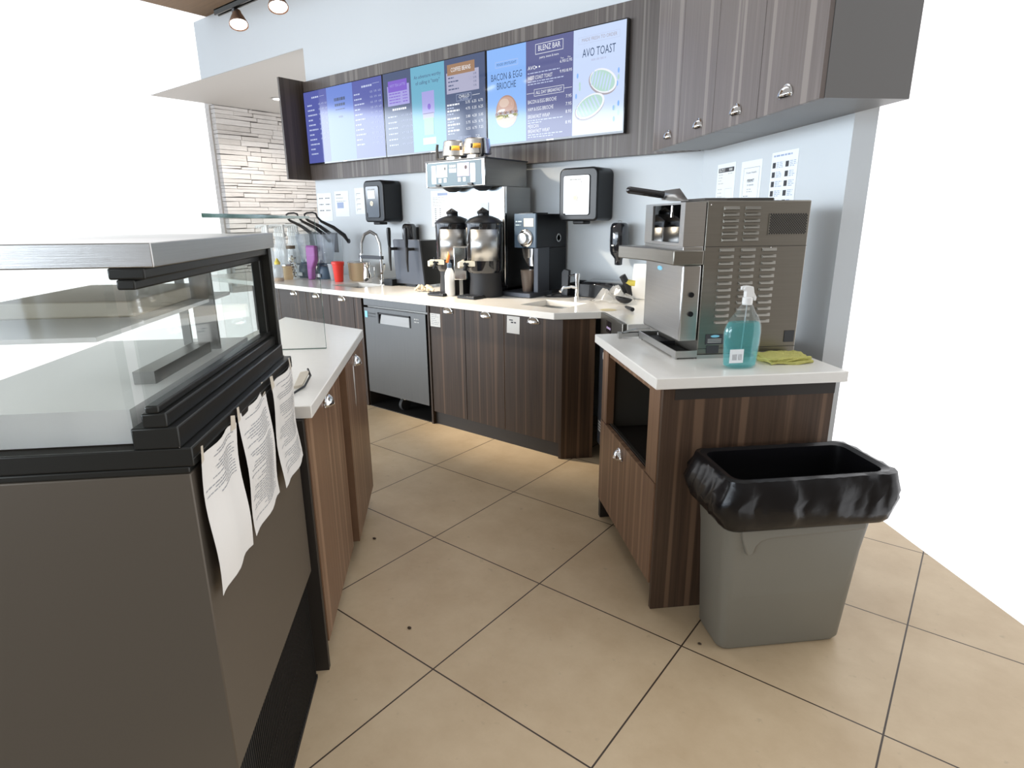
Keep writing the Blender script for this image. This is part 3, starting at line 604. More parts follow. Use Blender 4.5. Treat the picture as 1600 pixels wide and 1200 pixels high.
m = MB(DF); m.box(2.05, 2.60, .775, .79, .517, .522); m.build('shelf_edge', M['steel_d'], t)
o = MB(DF).box(1.893, 2.728, .722, 1.43, .89, .93).build('island_worktop', M['quartz'], None, .003)
tag(o, 'white stone worktop under the oven, spray bottle and yellow cloth', 'worktop')

# ================================================================ left counter
t = thing('base_cabinet', 'brown wood base cabinet in the left foreground next to the display case', 'cabinet', DF(2.4, -.8, 0), 'base cabinets')
Lc = DF(3.02, -.425, 0)
X_ = [DF(1.765, -.445, 0), DF(3.0, -.445, 0), Vector((DF(3.0, -.445, 0).x-.62, DF(3.0, -.445, 0).y, 0)), DF(1.765, -1.02, 0)]
m = MB(); m.prism([(p.x, p.y) for p in X_], .10, .888); m.build('carcass', M['wdark'], t)
MB(DF).box(1.79, 2.98, -.50, -.48, 0, .10).build('plinth', M['toe'], t)
MB(DF).box(1.742, 1.764, -1.02, -.422, 0, .888).build('end_panel', M['wdark'], t, .001)
d = MB(DF).box(1.768, 2.375, -.443, -.418, .095, .884).build('door', M['wL'], t, .001); cup_pull(d, fVp(2.08, -.417, .835))
d = MB(DF).box(2.425, 3.0, -.443, -.398, .09, .884).build('door', M['wL'], t, .001); cup_pull(d, fVp(2.70, -.397, .835))
m = MB(fVp(2.62, -.3975, .84)); vs = [(0, .0005, .0), (.02, .0005, .005), (.03, .0005, -.06), (.022, .0005, -.10), (.028, .0005, -.15), (.015, .0005, -.19), (.0, .0005, -.17), (.006, .0005, -.12), (-.004, .0005, -.06)]
m.poly(vs); m.build('tape_remnant', M['paper'], d, sol=.0006)
P = [DF(1.752, -.396, 0), DF(3.04, -.396, 0), DF(3.04, -.396, 0) + Vector((-.70, 0, 0)), DF(1.752, -1.05, 0)]
m = MB(); m.prism([(p.x, p.y) for p in P], .89, .93); o = m.build('side_worktop', M['quartz'], None, .003)
tag(o, 'white stone worktop on the left between display case and back counter', 'worktop')

# ================================================================ oven on the island
t = thing('countertop_oven', 'large stainless countertop oven with louvred side and small front window', 'oven', DF(2.375, 1.1, .93))
b = MB(DF).box(2.165, 2.59, .980, 1.385, .945, 1.520).build('body', M['steel_w'], t, .004)
m = MB(DF)
def louver(v, z, l=.058):
    m.add([(2.165, v, z-.001), (2.165, v+l, z-.001), (2.156, v+l-.004, z+.001), (2.156, v+.004, z+.001), (2.165, v, z+.012), (2.165, v+l, z+.012)], [(0, 1, 2, 3), (3, 2, 5, 4), (0, 3, 4), (1, 5, 2)])
for v in (1.043, 1.126):
    m = MB(DF); [louver(v, 1.487-.0225*k, .062) for k in range(6)]; m.build('louvre_column', M['steel_w'], b)
for v in (1.040, 1.124, 1.208):
    m = MB(DF); [louver(v, 1.337-.0247*k) for k in range(12)]; m.build('louvre_column', M['steel_w'], b)
m = MB(DF); vb = b
m.box(2.1625, 2.1640, 1.222, 1.377, 1.396, 1.472); vp = m.build('vent_plate', M['steel_w'], b)
m = MB(DF); st = .0098
for j_ in range(15):
    for i_ in range(16):
        v_ = 1.228+st*i_+(st/2 if j_ % 2 else 0); z_ = 1.401+j_*st/2; q = .0040
        if v_ < 1.372: m.add([(2.1623, v_-q, z_), (2.1623, v_, z_+q), (2.1623, v_+q, z_), (2.1623, v_, z_-q)], [(0, 1, 2, 3)])
m.build('vent_holes', M['mesh'], vp)
for z_ in (1.3545, .968): MB(DF).box(2.1635, 2.166, .983, 1.384, z_, z_+.0015).build('seam', M['mesh'], b)
m = MB(DF); m.box(2.1625, 2.1645, 1.012, 1.085, .985, 1.025); lb = m.build('rating_label', M['ink'], b)
m = MB(lambda a, q, c: DF(2.1622-c, 1.016+a, .989+q)); m.mi = 0; disc(m, 0, .033, .028, .018, .005, 0); lb2 = m.build('label_mark', M['sky'], lb)
m = MB(lambda a, q, c: DF(2.1622-c, 1.016+a, .989+q))
for k in range(3): m.box(.004, .06, .003+k*.006, .0055+k*.006, 0, .0003)
m.build('label_lines', M['inkll'], lb)
MB(DF).box(2.1625, 2.1645, 1.018, 1.068, .950, .980).build('rating_label', M['ink'], b)
MB(DF).box(2.1625, 2.1645, 1.335, 1.375, .985, 1.03).build('rating_label', M['ink'], b)
for v, z in ((.992, 1.505), (1.175, .985), (1.24, 1.35)): MB(DF).ball((2.164, v, z), .003, .003, .003, 8, 4).build('screw', M['chrome'], b)
# base pan
m = MB(DF); m.box(2.160, 2.600, .894, .898, .936, .963); m.box(2.160, 2.164, .898, .980, .936, .963); m.box(2.596, 2.600, .898, .980, .936, .963); m.box(2.164, 2.596, .898, .980, .936, .940)
m.box(2.160, 2.60, .980, 1.385, .93, .945); m.box(2.16, 2.20, .894, .90, .93, .937); m.box(2.56, 2.60, .894, .90, .93, .937)
m.build('base_pan', M['steel'], t)
MB(DF).box(2.17, 2.59, .899, .975, .941, .945).box(2.37, 2.376, .899, .975, .945, .96).build('pan_liner', M['blackm'], t)
m = MB(DF); m.box(2.60, 2.625, .80, .815, .931, .958); m.box(2.605, 2.618, .812, .93, .936, .952); m.tube([(2.61, .82, .955), (2.66, .90, .962), (2.64, .96, .968)], .005, 6); m.build('catch_arm', M['steel'], t)
# lower front, window section, handle tray
d = MB(DF).box(2.163, 2.575, .902, .975, 1.000, 1.290).build('lower_housing', M['steel'], t, .006)
m = MB(DF); m.cyl((2.1625, .940, 1.179), .010, -.006, 16, 0); m.build('knob', M['black'], d)
m = MB(DF); m.cyl((2.1625, .942, 1.106), .010, -.006, 16, 0); m.build('knob', M['black'], d)
m = MB(lambda a, q, c: DF(2.40-a, .9012-c, 1.262+q)); disc(m, 0, 0, 0, .028, .009, 0); m.build('badge', M['sky'], d)
m = MB(DF); m.box(2.163, 2.59, .897, .975, 1.300, 1.357); m.build('middle_band', M['steel'], t, .002)
m = MB(DF)
for a in ((2.163, 2.205, 1.357, 1.515), (2.50, 2.59, 1.357, 1.515), (2.205, 2.50, 1.357, 1.368), (2.205, 2.50, 1.508, 1.515)): m.box(a[0], a[1], .895, .975, a[2], a[3])
m.build('window_frame', M['steel'], t)
MB(DF).box(2.205, 2.50, .900, .904, 1.368, 1.508).build('window', M['glassd'], t)
MB(DF).box(2.205, 2.50, .955, .972, 1.368, 1.508).build('cavity', M['blackm'], t)
m = MB(DF); m.box(2.30, 2.36, .918, .95, 1.372, 1.45); m.build('crumb_tray', M['steel_d'], t)
MB(DF).tube([(2.30, .90, 1.505), (2.302, .899, 1.462)], .004, 6).build('latch', M['chrome'], t)
m = MB(DF); m.prism([(2.152, .975), (2.152, .858), (2.40, .858), (2.66, .80), (2.66, .82), (2.62, .90), (2.59, .975)], 1.290, 1.344); m.build('handle_tray', M['steel_w'], t, .004)

def cylt(m, p0, p1, r, n=16): m.tube([p0, p1], r, n)
t = thing('sandwich_press_spatula', 'steel blade scraper with thick black handle lying over the oven top edge', 'spatula', DF(2.40, .9, 1.525))
m = MB(DF); cylt(m, (2.395, .757, 1.567), (2.39, .895, 1.548), .014); m.ball((2.395, .757, 1.567), .014, .014, .014); m.build('handle', M['blackg'], t)
m = MB(DF); m.add([(2.41, .895, 1.530), (2.33, .90, 1.523), (2.33, .975, 1.5235), (2.45, .985, 1.575), (2.45, .905, 1.565)], [(0, 1, 2, 3, 4)]); m.build('blade', M['steel'], t, sol=.0018)
t = MB(DF); P = [(2.24, 1.00), (2.22, 1.05), (2.24, 1.09), (2.23, 1.13), (2.23, 1.27), (2.26, 1.29), (2.45, 1.29), (2.47, 1.0), (2.40, .99)]
t.prism(P, 1.521, 1.531); o = t.build('black_tray', M['spatula'], None, .002); tag(o, 'thin dark flat sheet lying on top of the oven', 'tray')

# spray bottle
bx_ = (2.008, 1.076)
t = thing('spray_bottle', 'spray bottle of teal cleaner with white trigger in front of the oven', 'bottle', DF(bx_[0], bx_[1], .93))
def oval(prof, n=32):
    """prof: (half width v, half depth u, z)"""
    m = MB(DF); vs = []; fs = []
    for (a, bb, z, dx) in prof:
        for k in range(n):
            q = 2*PI*k/n; cc, ss_ = math.cos(q), math.sin(q)
            vs.append((bx_[0]+bb*math.copysign(abs(ss_)**.8, ss_), bx_[1]+dx+a*math.copysign(abs(cc)**.8, cc), z))
    for j in range(len(prof)-1):
        for k in range(n): fs.append((j*n+k, j*n+(k+1) % n, (j+1)*n+(k+1) % n, (j+1)*n+k))
    fs += [tuple(range(n))[::-1], tuple((len(prof)-1)*n+k for k in range(n))]
    m.add(vs, fs); return m
oval([(.052, .026, .932, 0), (.061, .031, .937, 0), (.064, .032, .97, 0), (.068, .032, 1.03, 0), (.069, .032, 1.06, 0), (.064, .031, 1.09, .002), (.050, .027, 1.115, .005), (.034, .022, 1.135, .007), (.022, .018, 1.155, .008), (.0165, .016, 1.165, .008)]).build('bottle', M['bottle'], t)
oval([(.049, .024, .935, 0), (.058, .028, .940, 0), (.061, .029, .97, 0), (.065, .029, 1.03, 0), (.066, .029, 1.06, 0), (.060, .028, 1.088, .002), (.054, .026, 1.098, .003)]).build('cleaner', M['teal'], t)
m = MB(DF); m.tube([(2.008, 1.084, 1.165), (2.008, 1.076, .95)], .0025, 6); m.build('dip_tube', M['frost'], t)
m = MB(DF); m.lathe((2.008, 1.084, 1.160), [(.017, 0), (.018, .008), (.018, .024), (.013, .028)], 20); h = m.build('cap', M['white'], t)
fr = lambda a, b, c: DF(2.008-b, 1.084-a, 1.186+c)
m = MB(fr); m.prism([(-.016, 0), (-.018, .02), (-.014, .038), (.004, .042), (.020, .040), (.022, .028), (.012, .022), (.012, 0)], -.011, .011, 1); m.build('trigger_head', M['white'], t, .003)
m = MB(fr); m.prism([(-.018, .02), (-.03, .0), (-.028, -.012), (-.022, -.012), (-.012, .008)], -.008, .008, 1); m.build('trigger', M['white'], t, .002)
m = MB(fr).box(.020, .027, -.006, .006, .027, .039).build('nozzle', M['white'], t, .001)
m = MB(lambda a, q, c: DF(1.9745-c, 1.027+a, .955+q)); m.box(-.008, .044, 0, .05, -.0, .0006); lb = m.build('label', M['paperw'], t)
m = MB(lambda a, q, c: DF(1.9738-c, 1.027+a, .955+q))
for k in range(7): m.poly([(.002+.0026*k, .010, 0), (.0035+.0026*k, .010, 0), (.0035+.0026*k, .032, 0), (.002+.0026*k, .032, 0)])
for k in range(5): m.poly([(.024+.003*k, .010, 0), (.0255+.003*k, .010, 0), (.0255+.003*k, .032, 0), (.024+.003*k, .032, 0)])
m.build('barcode', M['inkl'], lb)
m = MB(lambda a, q, c: DF(1.9758-c, 1.076+a, .955+q)); disc(m, 0, .018, .05, .040, .062, 0, 0, 360, 30); 

# yellow cloth
def cloth(name, corners, z, mtl, label, cat, thick=.008, layers=3, seed=1, parent=None):
    r = random.Random(seed); m = MB(DF); n = 14
    (u0, v0), (u1, v1) = corners
    for L_ in range(layers):
        base = len(m.v); du, dv = r.uniform(-.008, .008), r.uniform(-.008, .008)
        vs = []; fs = []
        for i in range(n+1):
            for j in range(n+1):
                a, b = i/n, j/n; e = .004*math.sin(7*a+L_)+.004*math.sin(9*b+2*L_)
                vs.append((u0+(u1-u0)*a+du+.006*math.sin(8*b+L_), v0+(v1-v0)*b+dv+.006*math.sin(6*a+L_*2), z+.004+thick*L_+e*.5+.002*math.sin(20*a*b)))
        for i in range(n):
            for j in range(n): fs.append((i*(n+1)+j, i*(n+1)+j+1, (i+1)*(n+1)+j+1, (i+1)*(n+1)+j))
        m.add(vs, fs)
    o = m.build(name, mtl, None, sol=thick*.9, ang=60); return tag(o, label, cat)
cloth('cleaning_cloth', ((2.02, 1.20), (2.14, 1.37)), .931, M['yellow'], 'folded yellow cleaning cloth on the white worktop behind the spray bottle', 'cloth')

# ================================================================ bin with black bag
t = thing('waste_bin', 'slim grey waste bin with a black liner beside the wood island', 'bin', DF(1.74, 1.15, 0))
def rring(u0, u1, v0, v1, r, z, n=6, jit=0, rr=None):
    P = []
    for cu_, cv_, a0 in ((u1-r, v1-r, 0), (u0+r, v1-r, 90), (u0+r, v0+r, 180), (u1-r, v0+r, 270)):
        for k in range(n):
            a = math.radians(a0+90*k/(n-1)); P.append((cu_+r*math.cos(a), cv_+r*math.sin(a), z))
    if rr:      # insert intermediate points on the long edges and jitter
        Q = []
        for i in range(len(P)):
            p, q = P[i], P[(i+1) % len(P)]; Q.append(p); L_ = math.dist(p[:2], q[:2]); k = int(L_/.03)
            for s_ in range(1, k): Q.append(tuple(p[j]+(q[j]-p[j])*s_/k for j in range(3)))
        P = [(p[0]+rr.uniform(-jit, jit), p[1]+rr.uniform(-jit, jit), p[2]+rr.uniform(-jit*.6, jit*.6)) for p in Q]
    return P
def loft(m, rings, cap0=True, cap1=False):
    n = len(rings[0]); vs = sum(rings, []); fs = [(j*n+i, j*n+(i+1) % n, (j+1)*n+(i+1) % n, (j+1)*n+i) for j in range(len(rings)-1) for i in range(n)]
    if cap0: fs.append(tuple(range(n)))
    if cap1: fs.append(tuple((len(rings)-1)*n+i for i in range(n)))
    m.add(vs, fs)
m = MB(DF)
loft(m, [rring(1.665, 1.835, .920, 1.36, .035, 0.002), rring(1.655, 1.845, .912, 1.37, .035, .02), rring(1.632, 1.855, .890, 1.39, .035, .42), rring(1.622, 1.862, .883, 1.40, .035, .50), rring(1.590, 1.868, .868, 1.42, .04, .52), rring(1.588, 1.868, .862, 1.425, .04, .672), rring(1.60, 1.858, .875, 1.41, .035, .672), rring(1.66, 1.84, .92, 1.35, .03, .05)], False, True)
m.build('body', M['bin'], t, ang=30)
m = MB(DF)
m.prism([(.972, .40), (.980, .432), (.998, .450), (1.03, .458), (1.36, .468), (1.36, .505), (.93, .505), (.93, .47), (.955, .40)], 1.610, 1.64, 0); m.build('moulded_lip', M['bin'], t, .004)
rr = random.Random(11)
def fold(rings):
    # radial pleats fixed per column so that the film hangs in folds
    n = len(rings[0]); amp = [rr.uniform(-1, 1) for _ in range(n)]; cu_, cv_ = 1.73, 1.14; out = []
    for j, R_ in enumerate(rings):
        a = (0, .002, .004, .008, .010, .008, .003, 0, 0)[min(j, 8)]
        out.append([(p[0]+(p[0]-cu_)*a*amp[(i+j//3) % n]*5, p[1]+(1 if p[1] > cv_ else -1)*a*amp[(i*3+j) % n], p[2]+a*.9*amp[(i*7+j*2) % n]) for i, p in enumerate(R_)])
    return out
rg = [rring(1.595, 1.862, .868, 1.418, .038, .678, rr=random.Random(1)), rring(1.578, 1.872, .855, 1.43, .04, .676, rr=random.Random(1)), rring(1.572, 1.876, .848, 1.435, .045, .655, rr=random.Random(1)),
      rring(1.566, 1.882, .832, 1.44, .05, .62, rr=random.Random(1)), rring(1.566, 1.884, .822, 1.44, .05, .585, rr=random.Random(1)), rring(1.570, 1.880, .835, 1.44, .05, .55, rr=random.Random(1)), rring(1.580, 1.872, .855, 1.43, .045, .515, rr=random.Random(1)), rring(1.592, 1.866, .868, 1.425, .04, .50, rr=random.Random(1))]
mn = min(len(r_) for r_ in rg); 
m = MB(DF)
def rsmp(R_, n):
    L_ = [0]
    for i in range(len(R_)): L_.append(L_[-1]+math.dist(R_[i][:2], R_[(i+1) % len(R_)][:2]))
    out = []; tot = L_[-1]; j = 0
    for k in range(n):
        s_ = tot*k/n
        while L_[j+1] < s_: j += 1
        q = (s_-L_[j])/max(1e-9, L_[j+1]-L_[j]); a, b = R_[j], R_[(j+1) % len(R_)]; out.append(tuple(a[c]+(b[c]-a[c])*q for c in range(3)))
    return out
rg = [rsmp(r_, 90) for r_ in rg]; loft(m, fold(rg), False, False)
inner = [rsmp(rring(1.595, 1.862, .868, 1.418, .038, .678), 90), rsmp(rring(1.612, 1.846, .888, 1.398, .034, .672), 90), rsmp(rring(1.625, 1.838, .90, 1.385, .034, .50), 90), rsmp(rring(1.675, 1.82, .94, 1.32, .03, .15), 90)]
loft(m, inner, False, True)
m.build('bin_liner', M['bag'], t, ang=60)

# ================================================================ display case, left foreground
UE, U0 = 1.712, 1.0
t = thing('refrigerated_display_case', 'black framed refrigerated display case with sliding glass back, left foreground', 'display case', DF(1.4, -.75, 0))
MB(DF).box(U0, UE, -1.0, -.437, .40, 1.045).build('lower_panel', M['casep'], t, .003)
m = MB(DF); m.box(U0, UE, -.97, -.62, .02, .40); m.build('plinth', M['mesh'], t)
m = MB(DF); u = U0
while u < UE-.006: m.box(u, u+.0035, -.462, -.456, .012, .398); u += .0115
m.box(U0, UE, -.468, -.454, .0, .014); m.box(U0, UE, -.468, -.458, .196, .202)
g = m.build('vent_grille', M['mesh'], t)
MB(DF).box(U0+.02, UE-.22, -.56, -.49, .03, .17).box(U0+.1, UE-.2, -.56, -.49, .22, .34).build('condenser', M['inkll'], t)
m = MB(DF); m.box(U0, UE+.004, -1.0, -.428, 1.058, 1.092); m.box(U0, UE, -1.0, -.437, 1.045, 1.058); m.build('ledge', M['anod'], t, .003)
m = MB(DF); m.box(U0, UE, -.4275, -.4265, 1.072, 1.0735); m.box(U0, UE, -.4475, -.4465, 1.0925, 1.095); m.build('ledge_trim', M['steel_d'], t)
m = MB(DF); m.box(U0, UE-.012, -.52, -.445, 1.092, 1.130); m.box(U0, UE-.012, -.50, -.460, 1.130, 1.155); m.box(U0, UE-.02, -.492, -.470, 1.155, 1.168)
m.box(UE-.022, UE-.002, -.50, -.449, 1.092, 1.392); m.box(UE-.040, UE-.022, -.495, -.472, 1.12, 1.375)
m.box(U0, UE-.012, -.51, -.455, 1.374, 1.392); m.box(U0, UE-.02, -.50, -.472, 1.358, 1.374)
m.build('door_frame', M['anod'], t, .003)
MB(DF).box(U0, UE-.039, -.489, -.485, 1.166, 1.360).build('sliding_glass', M['glass'], t)
MB(DF).box(U0, UE, -1.0, -.440, 1.392, 1.430).build('top_cap', M['steel'], t, .002)
m = MB(DF); m.box(U0, UE, -1.0, -.90, 1.092, 1.392); m.box(U0, U0+.03, -.90, -.52, 1.092, 1.392); m.build('back_frame', M['glass'], t)
MB(DF).box(UE-.012, UE-.006, -.90, -.52, 1.10, 1.39).build('end_glass', M['glass'], t)
MB(DF).box(U0+.03, UE-.03, -.89, -.56, 1.272, 1.280).build('shelf', M['white'], t)
MB(DF).box(1.25, 1.60, -.86, -.60, 1.280, 1.312).build('bakery_tray', M['tape'], t, .004)
MB(DF).box(U0+.03, UE-.03, -.89, -.53, 1.094, 1.155).build('deck', M['white'], t)
m = MB(DF); m.box(1.53, 1.54, -.60, -.55, 1.10, 1.39); m.box(1.595, 1.603, -.66, -.64, 1.10, 1.39); m.build('shelf_upright', M['steel'], t)
MB(DF).box(1.20, 1.50, -.60, -.56, 1.155, 1.18).build('product_tray', M['steel_d'], t)
# sheets of paper taped on the case
def sheet(u0, u1, z0, z1, lab, seed, lines=True, extra=0):
    t = thing('taped_paper', lab, 'paper', DF((u0+u1)/2, -.432, z0), 'printed sheets taped to the display case')
    r = random.Random(seed); n, k = 10, 12; off = -.4285
    def P(a, b, lift=0):
        w = .0035*math.sin(3.1*a*PI+seed)+.004*math.sin(2.2*b*PI+seed*2)+.004*(1-b)
        return (u0+(u1-u0)*a+.004*math.sin(5*b+seed), off+.006+w+lift, z0+(z1-z0)*b+.003*math.sin(7*a+seed))
    m = MB(DF); vs = [P(i/n, j/k) for j in range(k+1) for i in range(n+1)]
    m.add(vs, [(j*(n+1)+i, j*(n+1)+i+1, (j+1)*(n+1)+i+1, (j+1)*(n+1)+i) for j in range(k) for i in range(n)]); m.build('sheet', M['paper'], t, ang=60)
    m = MB(DF)
    for j in range(40 if lines else 14):
        b = .94-.022*j-(.0 if j < 3 else .01)
        if b < .08: break
        if r.random() < .08: continue
        # keep the printed lines broken into words
        a = .08 if r.random() < .8 else .14; e = r.uniform(.45, .92)
        while a < e:
            l = r.uniform(.03, .09); a1 = min(a+l, e)
            m.poly([P(1-a, b, .0007), P(1-a1, b, .0007), P(1-a1, b+.007, .0007), P(1-a, b+.007, .0007)]); a = a1+.012
    m.build('print', M['inkl'], t)
    for a in (.04, .93): MB(DF).poly([P(a-.06, .95, .001), P(a+.05, .96, .0012), P(a+.04, 1.06, .001), P(a-.05, 1.07, .0012)]).build('tape', M['tape'], t)
sheet(1.458, 1.685, .797, 1.075, 'densely printed sheet taped at the right end of the display case', 1)
sheet(1.216, 1.440, .797, 1.072, 'creased printed sheet taped second from the right on the display case', 2)
sheet(1.01, 1.196, .795, 1.070, 'leftmost printed sheet on the display case, cut by the photo edge', 3, False)
# glass guard beyond the case
t = thing('glass_sneeze_guard', 'clear glass guard with greenish top shelf standing behind the display case', 'glass guard', DF(2.3, -.7, .93))
MB(DF).box(2.590, 2.600, -.90, -.497, .931, 1.468).build('end_pane', M['glass'], t)
MB(DF).box(1.45, 2.605, -.85, -.520, 1.469, 1.479).build('top_pane', M['glass'], t)
m = MB(DF); m.box(1.45, 2.605, -.5205, -.5185, 1.4695, 1.4785); m.box(2.604, 2.606, -.85, -.52, 1.4695, 1.4785); m.build('polished_edge', M['edge'], t)
m = MB(DF); m.box(2.590, 2.5915, -.4975, -.496, .931, 1.468); m.box(2.59, 2.5995, -.90, -.497, .9305, .9325); m.build('pane_edge', M['edge'], t)
MB(DF).box(1.745, 1.752, -.90, -.462, .931, 1.405).build('side_pane', M['glass'], t)
MB(DF).box(1.7445, 1.7525, -.4625, -.4605, .931, 1.405).build('side_pane_edge', M['frost'], t)
# knife or tongs on the left worktop
t = thing('serving_tongs', 'cream and black handled tool lying on the left worktop behind the papers', 'tongs', DF(2.0, -.48, .93))
m = MB(DF); m.add([(1.93, -.485, .934), (1.955, -.462, .934), (2.10, -.466, .948), (2.075, -.495, .948), (1.93, -.485, .944), (1.955, -.462, .944), (2.10, -.466, .956), (2.075, -.495, .956)], [(0,3,2,1),(4,5,6,7),(0,1,5,4),(1,2,6,5),(2,3,7,6),(3,0,4,7)]); m.build('grip', M['tape'], t, .002)
m = MB(DF); m.tube([(1.86, -.475, .937), (1.95, -.455, .937), (2.06, -.457, .945), (2.11, -.475, .957)], .004, 6); m.build('frame', M['black'], t)

# ================================================================ things on the back worktop
WT = .931
# ---- coffee brewer
t = thing('coffee_brewer', 'tall stainless twin coffee brewer with digital fascia in the middle of the counter', 'coffee machine', (-3.04, 3.5, WT))
h = MB().box(-3.335, -2.775, 3.245, 3.715, 1.685, 1.862).build('head', M['steel_d'], t, .004)
MB().box(-3.345, -2.765, 3.235, 3.72, 1.858, 1.868).build('lid', M['dgrey'], h, .002)
m = MB(); m.box(-3.325, -2.795, 3.238, 3.246, 1.692, 1.852); fa = m.build('fascia', M['panelb'], h, .002)
MB().box(-2.797, -2.773, 3.237, 3.25, 1.688, 1.858).box(-3.337, -3.325, 3.237, 3.25, 1.688, 1.858).build('fascia_edge', M['chrome'], h, .002)
FP = lambda a, b, c: Vector((-3.325+a*.53, 3.2375-c, 1.692+b*.16))
def fac(name, mtl, a0, a1, b0, b1, lay=.0006, par=None):
    m = MB(FP); m.box(a0, a1, b0, b1, 0, lay); return m.build(name, mtl, par or fa)
fac('side_strip', M['steel'], .09, .17, .12, .88); fac('side_strip', M['steel'], .80, .88, .12, .88)
s1 = fac('sticker', M['paleb'], .19, .385, .38, .90, .001); s2 = fac('sticker', M['lav'], .57, .78, .38, .92, .001)
m = MB(FP); m.mi = 0
for k in range(4): m.poly([(.21, .52+.07*k, .0014), (.33, .52+.07*k, .0014), (.33, .54+.07*k, .0014), (.21, .54+.07*k, .0014)])
m.build('print', M['inkll'], s1)
m = MB(lambda a, b, c: Vector((-3.325+a, 3.2372-c, 1.692+b))); disc(m, 0, .382, .118, .013, .013, 1); m.build('print', M['ink'], s2)
m = MB(lambda a, b, c: Vector((-3.325+a, 3.2372-c, 1.692+b))); disc(m, 0, .182, .118, .011, .011, 1); m.build('print', M['dgrey'], s1)
m = MB(lambda a, b, c: Vector((-3.325+a, 3.2372-c, 1.692+b))); m.text('BUNN', (.255, .122, 0), (1, 0, 0), (0, 1, 0), .018, .062, 'C'); m.build('brand_lettering', M['white'], fa)
fac('display', M['inkb'], .42, .55, .55, .72)
m = MB(lambda a, b, c: Vector((-3.325+a, 3.2368-c, 1.692+b))); bars(m, 0, .235, .096, .045, .008, 3, 0); m.build('display_text', M['paperw'], fa)
for a in (.245, .34, .60, .69): fac('button', M['paleb'], a-.025, a+.025, .16, .33)
for x in (-3.21, -2.90): MB().box(x-.022, x+.022, 3.225, 3.25, 1.69, 1.705).build('latch', M['black'], h, .003)
m = MB(); m.box(-3.30, -2.74, 3.43, 3.715, WT+.004, 1.685); m.build('column', M['steel_d'], t, .004)
MB().box(-3.285, -2.765, 3.424, 3.431, 1.02, 1.68).build('splash_panel', brushed('splash_steel', (.36, .41, .44), .34), t)
MB().box(-2.762, -2.738, 3.405, 3.435, WT+.06, 1.685).build('corner_post', M['chrome'], t, .005)
MB().box(-3.30, -2.74, 3.36, 3.70, WT, WT+.05).build('base', M['black'], t, .004)
MB().box(-2.98, -2.90, 3.4195, 3.4238, 1.51, 1.58).build('label', M['paperw'], t)
for x in (-3.19, -2.90):
    MB().lathe((x, 3.36, 1.655), [(.025, 0), (.05, .012), (.075, .03)], 24).build('spray_head', M['blackm'], t)
# ---- two coffee servers
def server(x, y, lab, first=None):
    t = thing('coffee_server', lab, 'coffee server', (x, y, WT), 'thermal coffee servers under the brewer')
    MB().lathe((x, y, 0), [(.115, 1.10), (.126, 1.12), (.128, 1.40), (.130, 1.41), (.130, 1.432)], 40).build('body', M['blackg'], t, ang=40)
    fd = math.atan2(-y, -x) + math.radians(8)      # the band faces the room
    m = MB(); vs = []; n = 16
    for k in range(n+1):
        a = -.84 + (k/n-.5)*1.65; vs += [(x+.1295*math.cos(a), y+.1295*math.sin(a), 1.185), (x+.1295*math.cos(a), y+.1295*math.sin(a), 1.395)]
    m.add(vs, [(2*k, 2*k+2, 2*k+3, 2*k+1) for k in range(n)]); m.build('steel_band', M['steel'], t, sol=.002)
    l = MB().lathe((x, y, 0), [(.132, 1.432), (.132, 1.440), (.100, 1.468), (.058, 1.484), (.040, 1.487), (.040, 1.50)], 40).build('lid', M['black'], t)
    m = MB(); m.lathe((x-.005, y, 1.498), [(.042, 0), (.044, .01), (.030, .022)], 20); m.tube([(x-.045, y-.01, 1.508), (x-.01, y, 1.532), (x+.035, y+.01, 1.508)], .010, 8); m.build('lid_plug', M['black'], l)
    m = MB(); m.lathe((x, y+.01, 0), [(.118, WT), (.120, WT+.02), (.112, 1.06), (.118, 1.11)], 32, sx=.98); m.build('stand', M['blackm'], t)
    dx, dy = -.35, -.94
    m = MB(); m.box(x-.085, x+.075, y-.205, y-.09, WT, WT+.018); dt = m.build('drip_tray', M['black'], t, .004)
    m = MB()
    for k in range(6): m.box(x-.075+k*.026, x-.062+k*.026, y-.198, y-.10, WT+.018, WT+.021)
    m.build('tray_grid', M['dgrey'], dt)
    fc = MB(frame((x-.03, y-.14, 1.165), (.86, .5, 0), (.5, -.86, 0))); fc.prism([(-.055, -.018), (.05, -.018), (.06, -.010), (.06, .012), (.05, .020), (-.055, .020), (-.064, .01), (-.064, -.01)], -.006, .012, 1)
    f_ = fc.build('gauge_guard', M['cream'], t, .004)
    MB(frame((x-.03, y-.14, 1.165), (.86, .5, 0), (.5, -.86, 0))).box(-.032, .008, .012, .0135, -.006, .007).build('gauge_window', M['black'], f_)
    m = MB(); m.tube([(x-.03, y-.10, 1.15), (x-.035, y-.165, 1.15), (x-.038, y-.17, 1.12)], .013, 10); m.tube([(x-.038, y-.16, 1.15), (x-.05, y-.15, 1.20)], .007, 8); m.build('faucet', M['black'], t)
    m = MB(); m.box(x-.105, x-.08, y-.17, y-.14, 1.135, 1.175); m.build('faucet_guard', M['cream'], t, .004)
server(-3.095, 3.25, 'black coffee server with steel band, the left one under the brewer with orange tag')
server(-2.80, 3.25, 'black coffee server with steel band, the right one under the brewer')
